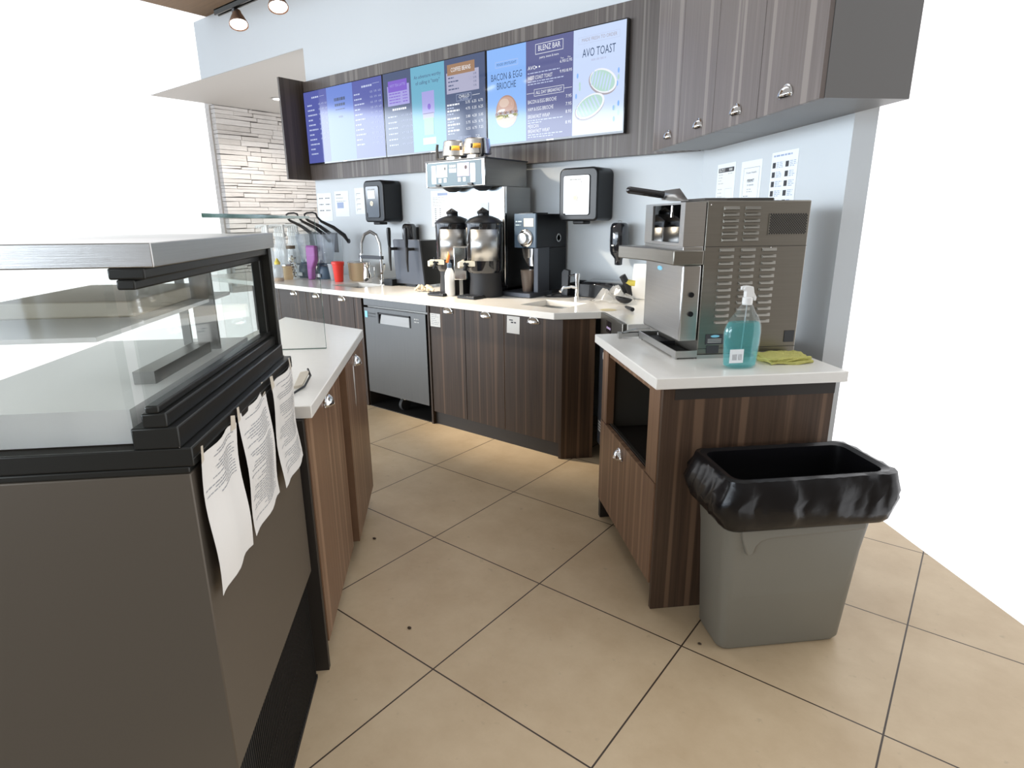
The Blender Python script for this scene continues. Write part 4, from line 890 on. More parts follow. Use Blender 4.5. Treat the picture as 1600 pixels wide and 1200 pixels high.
# ---- brew funnels on top
def funnel(x, y, side, lab):
    t = thing('brew_funnel', lab, 'brew funnel', (x, y, 1.869), 'steel brew funnels on the coffee brewer')
    MB().lathe((x, y, 1.869), [(.074, 0), (.074, .022), (.080, .026), (.100, .030), (.094, .08), (.088, .125), (.084, .130), (.080, .128)], 36).build('basket', M['basket'], t, ang=30)
    m = MB(); vs = []; n = 8
    for k in range(n+1):
        a = -.85+(k/n-.5)*.62; r_ = .0975
        vs += [(x+r_*math.cos(a), y+r_*math.sin(a), 1.869+.062), (x+(r_-.003)*math.cos(a), y+(r_-.003)*math.sin(a), 1.869+.092)]
    m.add(vs, [(2*k, 2*k+2, 2*k+3, 2*k+1) for k in range(n)]); m.build('label', M['orangem'], t, sol=.001)
    def hp(a, r_, z): return (x+r_*math.cos(a), y+r_*math.sin(a), z)
    a = math.radians(200 if side < 0 else 325)
    m = MB(); m.tube([hp(a, .09, 1.885), hp(a, .135, 1.880), hp(a, .150, 1.89), hp(a, .150, 1.95), hp(a, .145, 1.985)], [.012, .012, .013, .011, .010], 8); m.build('handle', M['blackm'], t)
    for da in (-.47, .34):
        a0 = -.85+da; m = MB(); q = .0985
        m.add([(x+q*math.cos(a0+d), y+q*math.sin(a0+d), z) for d in (0, .12) for z in (1.933, 1.96)], [(0, 2, 3, 1)]); m.build('mark', M['ink'], t, sol=.001)
funnel(-3.135, 3.35, -1, 'steel brew funnel with orange mark, left one on top of the brewer')
funnel(-2.925, 3.34, 1, 'steel brew funnel with orange mark, right one on top of the brewer')
# ---- small things in front of the brewer
t = thing('squeeze_bottle', 'white plastic bottle with dark nozzle standing in front of the coffee servers', 'bottle', (-3.02, 3.12, WT))
MB().lathe((-3.02, 3.12, WT), [(.034, 0), (.036, .006), (.036, .145), (.030, .170), (.018, .192), (.016, .20)], 28).build('body', M['white'], t)
MB().lathe((-3.02, 3.12, WT+.198), [(.017, 0), (.017, .03), (.008, .04), (.004, .075)], 16).build('nozzle', M['bluegrey'], t)
t = thing('filter_dispenser', 'rectangular mirror steel sleeve hanging between the two coffee servers', 'dispenser', (-2.955, 3.10, 1.05))
m = MB(frame((-2.955, 3.10, 1.05), (.8, .6, 0), (-.6, .8, 0))); m.box(0, .085, 0, .075, 0, .225); m.build('body', M['chrome'], t, .004)
MB(frame((-2.955, 3.10, 1.05), (.8, .6, 0), (-.6, .8, 0))).box(-.003, .10, -.003, .09, .222, .23).build('rim', M['steel'], t, .002)
m = MB(frame((-2.955, 3.10, 1.05), (.8, .6, 0), (-.6, .8, 0))); m.box(.03, .055, .03, .05, -.119, 0); m.build('stand', M['steel_d'], t)
o = MB().add([(-3.02, 3.085, 1.17), (-3.0, 3.09, 1.165), (-2.985, 3.095, 1.215), (-3.0, 3.09, 1.245)], [(0, 1, 2, 3)]).build('orange_tag', M['flame'], None, sol=.002); tag(o, 'small orange tag hanging on the front of the left coffee server', 'tag')
r_ = random.Random(4); m = MB()
for k in range(9):
    a = r_.uniform(0, 6.28); cx, cy = -3.36+r_.uniform(-.06, .06), 3.20+r_.uniform(-.035, .035)
    m.tube([(cx-.04*math.cos(a), cy-.03*math.sin(a), WT+.012), (cx, cy, WT+.028+r_.uniform(0, .014)), (cx+.04*math.cos(a+.5), cy+.03*math.sin(a+.5), WT+.012)], [.010, .014, .010], 8)
o = m.build('crumpled_rag', M['rag'], None); tag(o, 'crumpled cream rag lying left of the white bottle', 'rag')
# ---- draught tap box
t = thing('cold_brew_tap_box', 'slate grey countertop cold brew box with two black taps', 'drink dispenser', (-3.73, 3.5, WT))
m = MB(); m.prism([(-3.90, 1.302), (-3.885, 1.310), (-3.60, 1.310), (-3.585, 1.302), (-3.545, WT+.02), (-3.885, WT+.02)], 3.37, 3.385, 1); m.build('front_panel', M['slate'], t, .003)
m = MB(); m.prism([(-3.895, 1.302), (-3.59, 1.302), (-3.55, WT+.02), (-3.88, WT+.02)], 3.385, 3.62, 1); m.build('body', M['black'], t, .003)
m = MB(); m.box(-3.80, -3.68, 3.40, 3.42, WT, WT+.02); m.build('foot', M['black'], t)
m = MB(); m.box(-3.985, -3.88, 3.32, 3.48, WT, WT+.055); m.build('drip_tray', M['black'], t, .004)
for x in (-3.86, -3.655):
    m = MB(); m.tube([(x, 3.375, 1.235), (x, 3.30, 1.235)], .012, 10); m.tube([(x, 3.30, 1.25), (x, 3.295, 1.14), (x, 3.30, 1.06)], [.014, .011, .006], 10); tp = m.build('tap', M['blackm'], t)
    MB().lathe((x, 3.298, 1.25), [(.010, 0), (.013, .02), (.015, .06), (.018, .12), (.016, .15), (.004, .155)], 14).build('tap_handle', M['black'], tp)
# ---- grinder
t = thing('coffee_grinder', 'black coffee grinder with round steel dial right of the brewer', 'grinder', (-2.55, 3.55, WT))
m = MB(); m.box(-2.635, -2.458, 3.41, 3.775, 1.265, 1.495); m.box(-2.635, -2.458, 3.56, 3.775, WT+.03, 1.265); m.build('body', M['black'], t, .004)
m = MB(); m.box(-2.495, -2.458, 3.42, 3.56, WT+.03, 1.275); m.build('side_pillar', M['slate'], t, .003)
m = MB(); m.box(-2.645, -2.46, 3.395, 3.412, 1.268, 1.497); fa = m.build('front_plate', M['bluegrey'], t, .003)
MB().box(-2.62, -2.50, 3.42, 3.60, 1.495, 1.503).build('hopper_lid', M['black'], t, .002)
MB().lathe((-2.545, 3.394, 1.332), [(.062, 0), (.062, -.006), (.055, -.012), (.045, -.014)], 32, 1).build('dial_ring', M['chrome'], fa)
MB().lathe((-2.548, 3.380, 1.332), [(.040, 0), (.036, -.028), (.010, -.032)], 28, 1).build('dial_knob', M['steel'], fa)
MB().box(-2.56, -2.48, 3.3935, 3.395, 1.41, 1.465).build('sticker', M['cream'], fa)
m = MB(lambda a, b, c: Vector((-2.632+a, 3.394-c, 1.44+b))); bars(m, 0, 0, 0, .055, .008, 1, 0); bars(m, 0, 0, -.022, .045, .006, 2, 0); m.build('lettering', M['paleb'], fa)
m = MB(); m.prism([(-2.60, 1.265), (-2.50, 1.265), (-2.505, 1.20), (-2.50, 1.14), (-2.545, 1.14), (-2.585, 1.20)], 3.42, 3.48, 1); m.build('spout', M['chrome'], t, .004)
MB().box(-2.715, -2.46, 3.33, 3.60, WT, WT+.032).build('tray', M['slate'], t, .004)
MB().lathe((-2.4575, 3.67, 1.33), [(.030, 0), (.030, .003), (.020, .003), (.020, 0)], 24, 0).build('side_ring', M['steel'], t)
t = thing('grinds_cup', 'clear plastic cup of coffee residue under the grinder spout', 'cup', (-2.555, 3.43, WT+.033))
MB().lathe((-2.555, 3.43, WT+.033), [(.036, 0), (.052, .15), (.054, .152)], 28, cap=False).build('cup', glass('brown_cup', (.75, .66, .60), 1.2, .08, (.42, .33, .27), .55), t)
MB().lathe((-2.555, 3.43, WT+.035), [(.034, 0), (.039, .05), (.002, .051)], 24).build('grounds', mat('coffee_grounds', (.10, .05, .03), .8), t)
# ---- cords
def cord(pts, r, lab, mtl='blackm'):
    P = []
    for i in range(len(pts)-1):
        for k in range(6):
            s_ = k/6; p0 = pts[max(i-1, 0)]; p1_ = pts[i]; p2_ = pts[i+1]; p3 = pts[min(i+2, len(pts)-1)]
            P.append(tuple(.5*((2*p1_[j])+(-p0[j]+p2_[j])*s_+(2*p0[j]-5*p1_[j]+4*p2_[j]-p3[j])*s_*s_+(-p0[j]+3*p1_[j]-3*p2_[j]+p3[j])*s_**3) for j in range(3)))
    P.append(pts[-1]); o = MB().tube(P, r, 6).build('power_cord', M[mtl]); tag(o, lab, 'cord')
z0 = WT+.005
cord([(-2.45, 3.50, z0), (-2.40, 3.46, z0), (-2.33, 3.50, z0), (-2.30, 3.55, z0), (-2.37, 3.58, z0+.01), (-2.42, 3.54, z0), (-2.36, 3.49, z0), (-2.27, 3.52, z0), (-2.25, 3.60, z0)], .005, 'black cord coiled on the worktop right of the grinder')
cord([(-4.10, 3.42, z0), (-4.02, 3.36, z0), (-3.99, 3.46, z0), (-4.09, 3.50, z0+.01), (-4.14, 3.44, z0), (-4.06, 3.38, z0), (-3.96, 3.50, z0)], .004, 'thin dark cord looped beside the left sink')
# ---- bar tool tray, small faucet, scraps by the corner sink
t = thing('accessory_caddy', 'black plastic caddy of trays and lids behind the small faucet', 'caddy', (-2.10, 3.65, WT))
m = MB()
for a in ((-2.33, -1.93, 3.60, 3.608, WT, WT+.09), (-2.33, -1.93, 3.745, 3.753, WT, WT+.10), (-2.33, -2.322, 3.60, 3.753, WT, WT+.09), (-1.938, -1.93, 3.60, 3.753, WT, WT+.09), (-2.15, -2.142, 3.60, 3.753, WT, WT+.085), (-2.33, -1.93, 3.60, 3.753, WT, WT+.006)): m.box(*a)
m.build('tray', M['black'], t, .002)
m = MB(); m.add([(-2.20, 3.58, WT+.10), (-1.93, 3.60, WT+.075), (-1.94, 3.74, WT+.11), (-2.20, 3.74, WT+.115)], [(0, 1, 2, 3)]); m.build('lid', M['blackg'], t, sol=.006)
t = thing('credit_card_terminal', 'small black upright device leaning beside the grinder', 'device', (-2.31, 3.56, WT))
m = MB(); m.prism([(-2.34, WT), (-2.285, WT), (-2.275, WT+.185), (-2.32, WT+.195), (-2.34, WT+.17)], 3.535, 3.56, 1); m.build('body', M['black'], t, .005)
t = thing('small_faucet', 'short chrome faucet standing behind the corner sink', 'faucet', (-2.185, 3.50, WT))
m = MB(); m.cyl((-2.185, 3.50, WT), .024, .012, 20); m.cyl((-2.185, 3.50, WT+.01), .0165, .125, 20); m.cyl((-2.185, 3.50, WT+.135), .020, .035, 20); m.build('body', M['chrome'], t)
MB().tube([(-2.185, 3.495, WT+.075), (-2.20, 3.44, WT+.085), (-2.215, 3.37, WT+.085), (-2.22, 3.345, WT+.06)], [.011, .010, .010, .011], 10).build('spout', M['chrome'], t)
MB().tube([(-2.185, 3.50, WT+.165), (-2.23, 3.51, WT+.155), (-2.27, 3.52, WT+.150)], [.010, .007, .006], 8).build('lever', M['chrome'], t)
# plastic bag: a crumpled film heap
m = MB(); r_ = random.Random(8); n, k = 14, 10; vs = []
for j in range(k+1):
    for i in range(n+1):
        a, b = i/n*2-1, j/k*2-1; hh = max(0, 1-a*a*.8-b*b*.9)
        vs.append((-1.905+.115*a+.03*b, 3.50+.085*b, WT+.003+.105*hh**.8*(.75+.35*math.sin(5*a+7*b)*r_.uniform(.6, 1))+r_.uniform(0, .006)))
m.add(vs, [(j*(n+1)+i, j*(n+1)+i+1, (j+1)*(n+1)+i+1, (j+1)*(n+1)+i) for j in range(k) for i in range(n)])
o = m.build('plastic_bag', M['film'], None, ang=20); tag(o, 'crumpled clear plastic bag on the corner worktop', 'plastic bag')
t = thing('scrubbing_brush', 'black and yellow brush poking out behind the plastic bag', 'brush', (-1.85, 3.60, WT))
MB().tube([(-1.84, 3.62, WT+.03), (-1.855, 3.60, WT+.10), (-1.885, 3.575, WT+.165)], [.012, .022, .022], 12).build('handle', M['blackm'], t)
MB().tube([(-1.81, 3.615, WT+.115), (-1.865, 3.592, WT+.12)], [.018, .022], 12).build('bristle_ring', M['yel'], t)
t = thing('plastic_scoop', 'small black scoop lying on the corner worktop near the oven', 'scoop', (-1.83, 3.52, WT))
fr = frame((-1.80, 3.44, WT+.01), (.80, .35, -.15), (-.35, .8, 0), (.1, 0, 1))
m = MB(fr); m.ball((0, 0, .030), .060, .036, .034, 20, 8, PI/2, PI); m.build('bowl', M['blackm'], t, sol=.003)
t = thing('small_knife_handle', 'short dark handle lying on the corner worktop in front of the scoop', 'utensil', (-1.63, 3.2, WT))
MB().tube([(-1.69, 3.27, WT+.010), (-1.60, 3.18, WT+.012)], [.008, .012], 10).build('grip', M['blackm'], t); MB().tube([(-1.70, 3.285, WT+.006), (-1.72, 3.31, WT+.004)], [.004, .003], 8).build('tang', M['steel'], t)
o = MB().lathe((-1.75, 3.16, WT), [(.05, .0), (.03, .0012), (.001, .0015)], 24).build('crumb_patch', M['stain']); tag(o, 'pale yellow spill on the corner worktop', 'spill', kind='stuff')
m = MB(frame((-1.885, 3.70, WT), (.98, .02, 0), (-.02, .98, 0), (.03, .07, 1))); m.box(0, .20, 0, .010, .002, .235); o = m.build('cutting_board', M['white'], None, .004); tag(o, 'white board leaning on the wall in the corner behind the oven', 'cutting board')

# ================================================================ left end of the worktop
def tubarc(cx, y, z, w, h, n=10): return [(cx-w*math.cos(PI*k/n), y, z+h*math.sin(PI*k/n)) for k in range(n+1)]
t = thing('spring_faucet', 'tall chrome pull-down spring faucet arching over the left sink', 'faucet', (-4.255, 3.53, WT))
m = MB(); m.cyl((-4.255, 3.53, WT), .026, .02, 20); m.cyl((-4.255, 3.53, WT+.02), .013, .24, 16); m.build('stem', M['chrome'], t)
arc = [(-4.255, 3.53, 1.17), (-4.26, 3.53, 1.26), (-4.30, 3.53, 1.335), (-4.38, 3.53, 1.365), (-4.46, 3.53, 1.34), (-4.51, 3.53, 1.27), (-4.525, 3.53, 1.17)]
MB().tube(arc, .011, 10).build('hose', M['steel'], t)
m = MB()
for i in range(len(arc)-1):
    for k in range(9):
        s_ = k/9; p = [arc[i][j]*(1-s_)+arc[i+1][j]*s_ for j in range(3)]; d_ = Vector(arc[i+1])-Vector(arc[i]); d_.normalize(); p = Vector(p); m.tube([tuple(p), tuple(p+d_*.004)], .0145, 8)
m.build('spring', M['steel'], t)
MB().lathe((-4.527, 3.53, 1.045), [(.014, 0), (.018, .03), (.016, .09), (.013, .125)], 16).build('spray_head', M['chrome'], t)
MB().box(-4.545, -4.235, 3.515, 3.545, 1.125, 1.155).build('hose_bracket', M['dgrey'], t, .002)
MB().tube([(-4.255, 3.53, 1.0), (-4.19, 3.50, 1.04), (-4.17, 3.49, 1.09)], [.012, .011, .010], 8).build('lever', M['chrome'], t)
t = thing('steel_pitcher', 'small polished steel milk pitcher beside the spring faucet', 'pitcher', (-4.32, 3.42, WT))
MB().lathe((-4.32, 3.42, WT), [(.036, 0), (.040, .01), (.040, .06), (.030, .12), (.033, .17), (.034, .172), (.028, .12)], 24, cap=False).build('body', M['chrome'], t)
MB().tube([(-4.285, 3.43, WT+.15), (-4.245, 3.44, WT+.13), (-4.25, 3.44, WT+.05), (-4.283, 3.43, WT+.03)], .005, 8).build('handle', M['chrome'], t)
t = thing('beige_canister', 'beige canister standing between the spring faucet and the tap box', 'canister', (-4.09, 3.66, WT))
MB().lathe((-4.09, 3.66, WT), [(.055, 0), (.058, .01), (.058, .20), (.05, .21)], 24).build('body', M['cream'], t); MB().lathe((-4.09, 3.66, WT+.205), [(.055, 0), (.055, .02), (.03, .025)], 24).build('lid', M['white'], t)
def tub(x, y, r, h, lab, grp='tan tubs by the left sink'):
    t = thing('food_tub', lab, 'tub', (x, y, WT), grp)
    MB().lathe((x, y, WT), [(r*.88, 0), (r*.92, .006), (r, h-.01), (r*1.04, h)], 28).build('tub', M['tan'], t); MB().lathe((x, y, WT+h), [(r*1.06, 0), (r*1.06, .008), (r*.9, .012)], 28).build('lid', M['frost'], t)
tub(-4.505, 3.485, .088, .160, 'larger round tan tub under the spring faucet head'); tub(-4.67, 3.56, .066, .150, 'smaller tan tub half hidden between red cup and larger tub')
def cup(x, y, r0, r1, h, mtl, name, lab):
    t = thing(name, lab, 'cup', (x, y, WT))
    MB().lathe((x, y, WT), [(r0, 0), (r0+.001, .004), (r1, h-.012), (r1+.004, h-.01), (r1+.004, h), (r1-.002, h), (r0-.003, .01)], 28, cap=True).build('cup', M[mtl], t); return t
t = cup(-4.575, 3.30, .036, .050, .165, 'red', 'red_cup', 'bright red plastic cup at the edge of the left sink')
MB().lathe((-4.575, 3.30, WT+.155), [(.056, 0), (.056, .02), (.050, .024)], 28).build('lid', M['red'], t)
cup(-4.72, 3.36, .036, .055, .150, 'frost', 'clear_measuring_cup', 'pale clear measuring cup just left of the red cup')
# purple tumbler / blender jug
t = thing('purple_jug', 'tall purple jug between the two blenders', 'jug', (-4.95, 3.28, WT))
m = MB(); m.prism([(-5.00, WT), (-4.945, WT), (-4.93, 1.03), (-4.865, 1.12), (-4.86, 1.235), (-4.995, 1.235)], 3.26, 3.31, 1); m.build('body', M['purple'], t, .010)
MB().box(-4.992, -4.863, 3.263, 3.307, 1.235, 1.242).build('rim', M['purple'], t, .003)
# two blenders with lifted sound covers
def blender(x, y, lab):
    t = thing('blender', lab, 'blender', (x, y, WT), 'commercial blenders with lifted covers')
    m = MB(); m.lathe((x, y, WT), [(.083, 0), (.088, .01), (.084, .09), (.070, .125), (.055, .145)], 28, sx=1, sy=.95); b = m.build('base', M['bluegrey'], t)
    MB().box(x-.03, x+.04, y-.092, y-.086, WT+.018, WT+.05).build('label', M['paperw'], b, .001)
    MB().lathe((x-.01, y-.03, WT+.14), [(.018, 0), (.018, .03), (.010, .034)], 14).build('knob', M['paleb'], b)
    m = MB(); n = 4; rg_ = []
    for (s_, z) in ((.045, WT+.15), (.060, WT+.24), (.078, WT+.40), (.080, WT+.41)): rg_.append([(x+.03+s_*cx, y+s_*cy, z) for cx, cy in ((-1, -.8), (-.8, -1), (.8, -1), (1, -.8), (1, .8), (.8, 1), (-.8, 1), (-1, .8))])
    loft(m, rg_, True, False); m.build('jar', M['blueclear'], t)
    m = MB(); m.box(x-.085, x+.135, y+.105, y+.112, WT+.13, WT+.43); m.box(x-.085, x-.078, y-.09, y+.112, WT+.13, WT+.43); m.box(x+.128, x+.135, y-.09, y+.112, WT+.13, WT+.43); m.build('enclosure', M['clear'], t, .002)
    MB().box(x+.0, x+.09, y+.095, y+.104, WT+.24, WT+.42).build('back_plate', M['dgrey'], t, .002)
    MB().box(x-.09, x+.14, y-.06, y+.115, WT+.118, WT+.13).build('deck', M['dgrey'], t, .003)
    # lifted cover: frame of two curved legs joined by a cross bar
    zt = WT+.60; L0 = [(x-.075, y-.12, zt-.035), (x-.06, y-.10, zt-.065), (x+.02, y-.03, zt-.12), (x+.085, y+.03, zt-.19)]
    sx_ = .205; R0 = [(a+sx_, b, c-.01) for a, b, c in L0]; R0.append((x+.085+sx_+.03, y+.05, zt-.26))
    top = [L0[0], (x-.06, y-.13, zt-.012), (x-.02, y-.13, zt), (x+.07, y-.13, zt+.002), (x+.12, y-.13, zt-.008), (x+.125, y-.125, zt-.038), R0[0]]
    m = MB(); m.tube(list(reversed(L0))+top[1:-1]+R0[0:], [.019, .016, .012, .009]+[.008]*5+[.009, .012, .016, .019, .012], 8); cv = m.build('cover_frame', M['black'], t)
    m = MB(); m.lathe((x+.085+sx_+.03, y+.045, zt-.25), [(.022, 0), (.022, .01), (.012, .01), (.012, 0)], 16, 1); m.build('hinge', M['black'], cv)
    m = MB(); g = []
    for P_ in (L0, [(a, b, c) for a, b, c in R0[:4]]): g.append(P_)
    vs = [tuple(p) for p in g[0]]+[tuple(p) for p in g[1]]; m.add(vs, [(i, i+1, 5+i, 4+i) for i in range(3)]); m.build('cover_shell', M['clear'], cv)
blender(-5.235, 3.42, 'left blender of the two, lifted clear cover with black frame, by the syrup bottles')
blender(-4.94, 3.42, 'right blender of the two, lifted clear cover with black frame, behind the clear cup')
# syrup bottles with white pumps
def syrup(x, y, h, lab, first=None):
    t = thing('syrup_bottle', lab, 'bottle', (x, y, WT), 'clear syrup bottles with white pumps')
    MB().lathe((x, y, WT), [(.034, 0), (.037, .006), (.037, h*.62), (.030, h*.72), (.015, h*.82), (.014, h*.92), (.016, h*.93), (.016, h)], 20).build('bottle', M['milky'], t)
    p = MB().lathe((x, y, WT+h), [(.021, -.01), (.021, .025), (.012, .03), (.012, .085), (.018, .088), (.018, .10), (.006, .106)], 14).build('pump', M['white'], t)
    MB().tube([(x, y, WT+h+.094), (x-.03, y-.02, WT+h+.097), (x-.055, y-.035, WT+h+.088), (x-.062, y-.04, WT+h+.070)], [.010, .009, .008, .007], 8).build('spout', M['white'], p)
    MB().tube([(x, y, WT+h), (x, y, WT+.02)], .003, 6).build('dip_tube', M['white'], t)
    return t
r_ = random.Random(21); first = None; idx = 0
pos = [(-5.37, 3.12), (-5.46, 3.16), (-5.56, 3.20), (-5.66, 3.24), (-5.30, 3.24), (-5.40, 3.28), (-5.50, 3.32), (-5.60, 3.36), (-5.70, 3.40), (-5.35, 3.42), (-5.45, 3.46), (-5.55, 3.50), (-5.65, 3.54), (-5.75, 3.58)]
first = syrup(pos[0][0], pos[0][1], .395, 'clear syrup bottle with white pump in the cluster at the left end of the worktop')
for p in pos[1:]: copy_tree(first, (p[0]-pos[0][0], p[1]-pos[0][1], 0))
t = thing('honey_bottle', 'squeeze bottle with yellow cap in front of the syrup bottles', 'bottle', (-5.09, 3.02, WT))
MB().lathe((-5.09, 3.02, WT), [(.040, 0), (.042, .02), (.040, .03)], 20).build('contents', M['orange'], t)
MB().lathe((-5.09, 3.02, WT), [(.042, 0), (.044, .006), (.044, .11), (.034, .135), (.022, .15)], 24).build('bottle', M['frost'], t); MB().lathe((-5.09, 3.02, WT+.15), [(.026, 0), (.026, .02), (.016, .034), (.006, .055)], 16).build('cap', M['yel'], t)
for (x, y, r0, h, mt, nm, lb, cap) in ((-5.17, 3.16, .048, .125, 'tan', 'sprinkle_jar', 'tan speckled jar between syrup bottles and left blender', 'steel'), (-5.03, 3.10, .0, 0, None, None, None, None)):
    if not mt: continue
    t = thing(nm, lb, 'jar', (x, y, WT)); MB().lathe((x, y, WT), [(r0*.95, 0), (r0, .006), (r0, h-.01), (r0*.8, h)], 24).build('jar', M[mt], t); MB().cyl((x, y, WT+h), r0*.8, .014).build('lid', M[cap], t)
t = thing('wrapped_sweets_jar', 'glass jar filled with dark and white wrapped pieces beside the left blender', 'jar', (-5.25, 3.30, WT))
MB().lathe((-5.25, 3.27, WT), [(.042, 0), (.045, .006), (.045, .24), (.036, .26), (.036, .275)], 24, cap=False).build('jar', M['clear'], t); MB().cyl((-5.25, 3.27, WT+.275), .042, .03).build('lid', mat('dark_wood_lid', (.13, .09, .06), .5), t)
m = MB(); m2 = MB()
for k in range(60):
    a, q, z = r_.uniform(0, 6.28), r_.uniform(0, .034), r_.uniform(.012, .21); (m if k % 2 else m2).ball((-5.25+q*math.cos(a), 3.27+q*math.sin(a), WT+z), .010, .008, .007, 7, 4)
tag(m.build('pieces', mat('dark_sweet', (.10, .05, .03), .5), t), kind='stuff'); tag(m2.build('pieces', M['cream'], t), kind='stuff')

# ================================================================ on the walls
def towel(x0, x1, z0, z1, lab):
    t = thing('paper_towel_dispenser', lab, 'towel dispenser', ((x0+x1)/2, 3.7, z0), 'black paper towel dispensers')
    m = MB(); r = .045; P = []
    for cx, cz, a0 in ((x1-r, z1-r, 0), (x0+r, z1-r, 90), (x0+r*.7, z0+r*.7, 180), (x1-r*.7, z0+r*.7, 270)):
        rr_ = r if a0 < 180 else r*.7
        for k in range(7): a = math.radians(a0+15*k); P.append((cx+rr_*math.cos(a), cz+rr_*math.sin(a)))
    m.prism(P, 3.585, 3.798, 1); b = m.build('housing', M['black'], t, .012, seg=3)
    m = MB(); i = .035; P = []
    for cx, cz, a0 in ((x1-.075, z1-.065, 0), (x0+i+.02, z1-.065, 90), (x0+i+.02, z0+.055, 180), (x1-.075, z0+.055, 270)):
        for k in range(5): a = math.radians(a0+22.5*k); P.append((cx+.018*math.cos(a), cz+.018*math.sin(a)))
    m.prism(P, 3.578, 3.586, 1); w_ = m.build('front_window', M['blackg'], t, .004)
    xm = (x0+x1)/2-.015
    MB().box(xm-.055, xm+.045, 3.5765, 3.578, z1-.155, z1-.085).build('instruction_label', M['paperw'], w_)
    m = MB(lambda a, b, c: Vector((xm-.052+a, 3.5762-c, z1-.080+b))); bars(m, 0, 0, 0, .09, .007, 8, 0); m.build('lettering', M['inkll'], w_)
    m = MB(lambda a, b, c: Vector((xm-.005+a, 3.5768-c, z1-.195+b))); disc(m, 0, 0, 0, .022, .022, 0); lg = m.build('round_logo', M['cream'], w_)
    m = MB(lambda a, b, c: Vector((xm-.005+a, 3.5764-c, z1-.195+b))); disc(m, 0, .002, 0, .013, .013, 0); m.build('logo_mark', M['tape'], lg)
    MB().box(xm-.04, xm+.05, 3.61, 3.70, z0-.022, z0+.004).build('outlet', M['blackm'], t, .008)
    return t
towel(-4.505, -4.235, 1.445, 1.80, 'black paper towel dispenser on the wall above the spring faucet')
towel(-2.400, -2.095, 1.445, 1.79, 'black paper towel dispenser on the wall right of the brewer with round logo')
def soap(x, z0, z1, lab, y=3.70):
    t = thing('soap_dispenser', lab, 'soap dispenser', (x, y, z0), 'black wall soap dispensers')
    h = z1-z0; MB().lathe((x, y, z0), [(.020, 0), (.026, .004), (.027, .035), (.030, .045), (.055, .075), (.062, .10), (.064, h*.6), (.062, h-.03), (.052, h-.008), (.040, h)], 28).build('body', M['blackg'], t)
    MB().box(x-.03, x+.02, y+.03, 3.799, z0+.09, z1-.03).build('bracket', M['blackm'], t, .004)
    m = MB(); m.tube([(x-.01, y, z1), (x-.014, y, z1+.010), (x+.0, y, z1+.014), (x+.014, y, z1+.010), (x+.01, y, z1)], .0025, 6); m.build('lock_loop', M['steel'], t)
    MB().box(x-.022, x-.006, y-.066, y-.060, z0+h*.46, z0+h*.49).build('mark', M['white'], t)
soap(-4.055, 1.15, 1.43, 'black wall soap dispenser half hidden behind the cold brew tap box')
soap(-1.985, 1.152, 1.432, 'black wall soap dispenser between towel dispenser and oven')

def notice(name, fr, w, h, lab, draw, grp=None, mtl='paperw', cat='notice'):
    t = thing(name, lab, cat, fr(w/2, 0, 0), grp)
    MB(fr).box(0, w, 0, h, 0, .0012).build('sheet', M[mtl], t)
    if draw:
        m = MB(lambda a, b, c: fr(a, b, .0012+c)); draw(m, w, h); m.build('print', [M['ink'], M['inkl'], M['inkll'], M['inkb']], t)
    return t
def lines(m, mi, a, b, w, n, dz, seed, h=.004):
    r = random.Random(seed)
    for k in range(n): bars(m, mi, a, b-k*dz, w*r.uniform(.55, 1), h, seed*31+k, 0)
WB = lambda x, z: (lambda a, b, c: Vector((x+a, 3.7995-c, z+b)))
WR = lambda u, z: (lambda a, b, c: DF(u-a, 1.6395-c, z+b))
def n1(m, w, h):
    for i in range(2):
        for j in range(3): bars(m, 0, w*(.12+.45*i), h*(.80-.22*j), w*.30, .008, i*7+j, 0)
notice('wall_notice', WB(-5.515, 1.46), .235, .27, 'white notice with short black lines, leftmost under the menu panel', n1, 'paper notices by the towel dispenser')
def n2(m, w, h):
    bars(m, 0, w*.12, h*.85, w*.35, .008, 3, 0); bars(m, 1, w*.12, h*.72, w*.5, .006, 4, 0); bars(m, 1, w*.12, h*.60, w*.7, .004, 5, 0); rect(m, 3, w*.15, w*.62, h*.33, h*.56, 0)
notice('wall_notice', WB(-5.225, 1.50), .22, .24, 'white notice with a pale box at its foot, next to the leftmost notice', n2, 'paper notices by the towel dispenser')
def n2b(m, w, h):
    for j in range(4): rect(m, 1, w*.12, w*.42, h*(.78-.2*j), h*(.80-.2*j), 0); rect(m, 1, w*.12, w*.14, h*(.70-.2*j), h*(.80-.2*j), 0)
notice('wall_notice', WB(-4.905, 1.52), .20, .24, 'white notice with small boxes tucked against the left towel dispenser', n2b, 'paper notices by the towel dispenser')
def n3(m, w, h):
    rect(m, 3, w*.35, w*.85, h*.86, h*.93, 0); lines(m, 2, w*.1, h*.80, w*.7, 6, h*.045, 5)
    for k in range(8): rect(m, 1, w*.18, w*.26, h*(.48-.055*k), h*(.51-.055*k), 0); rect(m, 1, w*.42, w*.49, h*(.48-.055*k), h*(.51-.055*k), 0)
notice('wall_notice', WB(-3.868, 1.405), .235, .295, 'white instruction sheet on the wall left of the coffee brewer', n3)
def p1_(m, w, h):
    rect(m, 0, w*.08, w*.92, h*.80, h*.90, 0); bars(m, 2, w*.12, h*.86, w*.32, .006, 61, 1); bars(m, 2, w*.12, h*.82, w*.32, .006, 62, 1); rect(m, 2, w*.66, w*.84, h*.825, h*.875, 1)
    lines(m, 2, w*.1, h*.74, w*.3, 4, .016, 9); bars(m, 2, w*.62, h*.75, w*.25, .004, 3, 0); outline(m, 2, w*.5, w*.88, h*.1, h*.42, .0015, 0); lines(m, 2, w*.1, h*.40, w*.3, 4, .02, 11)
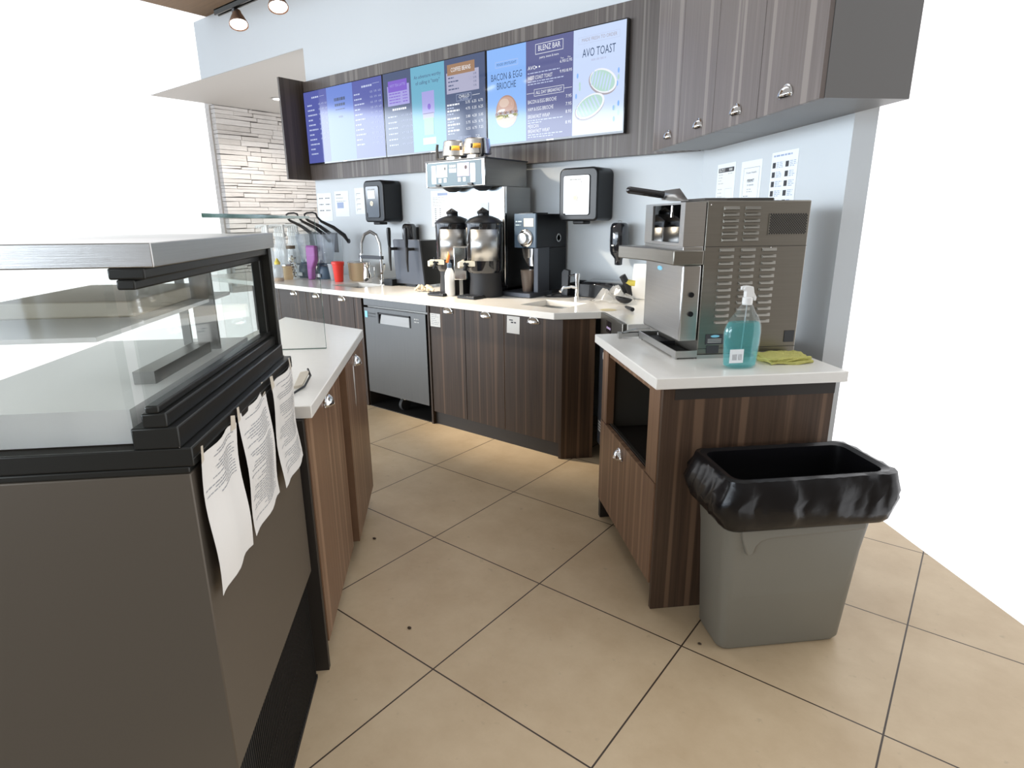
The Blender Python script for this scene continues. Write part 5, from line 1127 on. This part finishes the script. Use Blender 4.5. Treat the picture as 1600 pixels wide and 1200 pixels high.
notice('wall_notice', WR(3.520, 1.52), .222, .235, 'white form with a dark header bar, leftmost of the three sheets behind the oven', p1_, 'sheets on the right wall above the oven')
def p2_(m, w, h):
    outline(m, 1, w*.14, w*.90, -.0, h*.86, .002, 0); T(m, 1, 'Fraser Health', w*.52, h*.74, .009, 'C', w*.5, 1); T(m, 0, 'PERMIT', w*.52, h*.56, .016, 'C', w*.34, 1); T(m, 1, 'to operate', w*.52, h*.49, .010, 'C', w*.32, 1)
    lines(m, 1, w*.36, h*.41, w*.3, 2, .012, 13, .003); lines(m, 1, w*.2, h*.27, w*.45, 4, .016, 14)
notice('wall_notice', WR(3.232, 1.50), .215, .245, 'framed permit sheet in the middle of the three sheets behind the oven', p2_, 'sheets on the right wall above the oven')
def p3_(m, w, h):
    bars(m, 3, w*.08, h*.93, w*.7, .008, 1, 0)
    for i in range(2):
        for j in range(6):
            a = w*(.06+.50*i); b = h*(.76-.145*j); rect(m, 0, a, a+w*.12, b, b+h*.085, 0); lines(m, 3, a+w*.16, b+h*.075, w*.26, 4, h*.025, 20+i*7+j, .003)
notice('wall_notice', WR(2.930, 1.46), .225, .30, 'blue tinted picture guide sheet, rightmost of the three behind the oven', p3_, 'sheets on the right wall above the oven')
def nd(m, w, h): lines(m, 1, w*.12, h*.88, w*.75, 6, h*.14, 40, .003)
notice('cabinet_note', lambda a, b, c: Vector((-3.042+a, 2.9315-c, .735+b)), .098, .093, 'handwritten note taped at the top left of the first cabinet door right of the fridge', nd, 'notes taped to cabinet doors', 'paper', 'note')
def ne(m, w, h):
    bars(m, 0, w*.18, h*.74, w*.3, .007, 6, 0); bars(m, 0, w*.32, h*.60, w*.45, .009, 7, 0)
notice('cabinet_note', lambda a, b, c: Vector((-2.350+a+b*.03, 2.9315-c, .762+b)), .102, .110, 'torn white note with two written words taped beside the rightmost cup handle', ne, 'notes taped to cabinet doors', 'paper', 'note')
# ---- crumbs on the floor
for x, y, r0, lab in ((-2.089, 1.582, .010, 'small dark crumb on the floor near the open left door'), (-1.474, 1.243, .009, 'dark crumb on the floor tile in the lower middle'), (-.592, 1.813, .007, 'tiny dark crumb on the floor by the bin corner')):
    o = MB().ball((x, y, .0035), r0, r0*.7, .0035, 8, 5).build('crumb', M['debris']); tag(o, lab, 'crumb', 'crumbs on the floor')
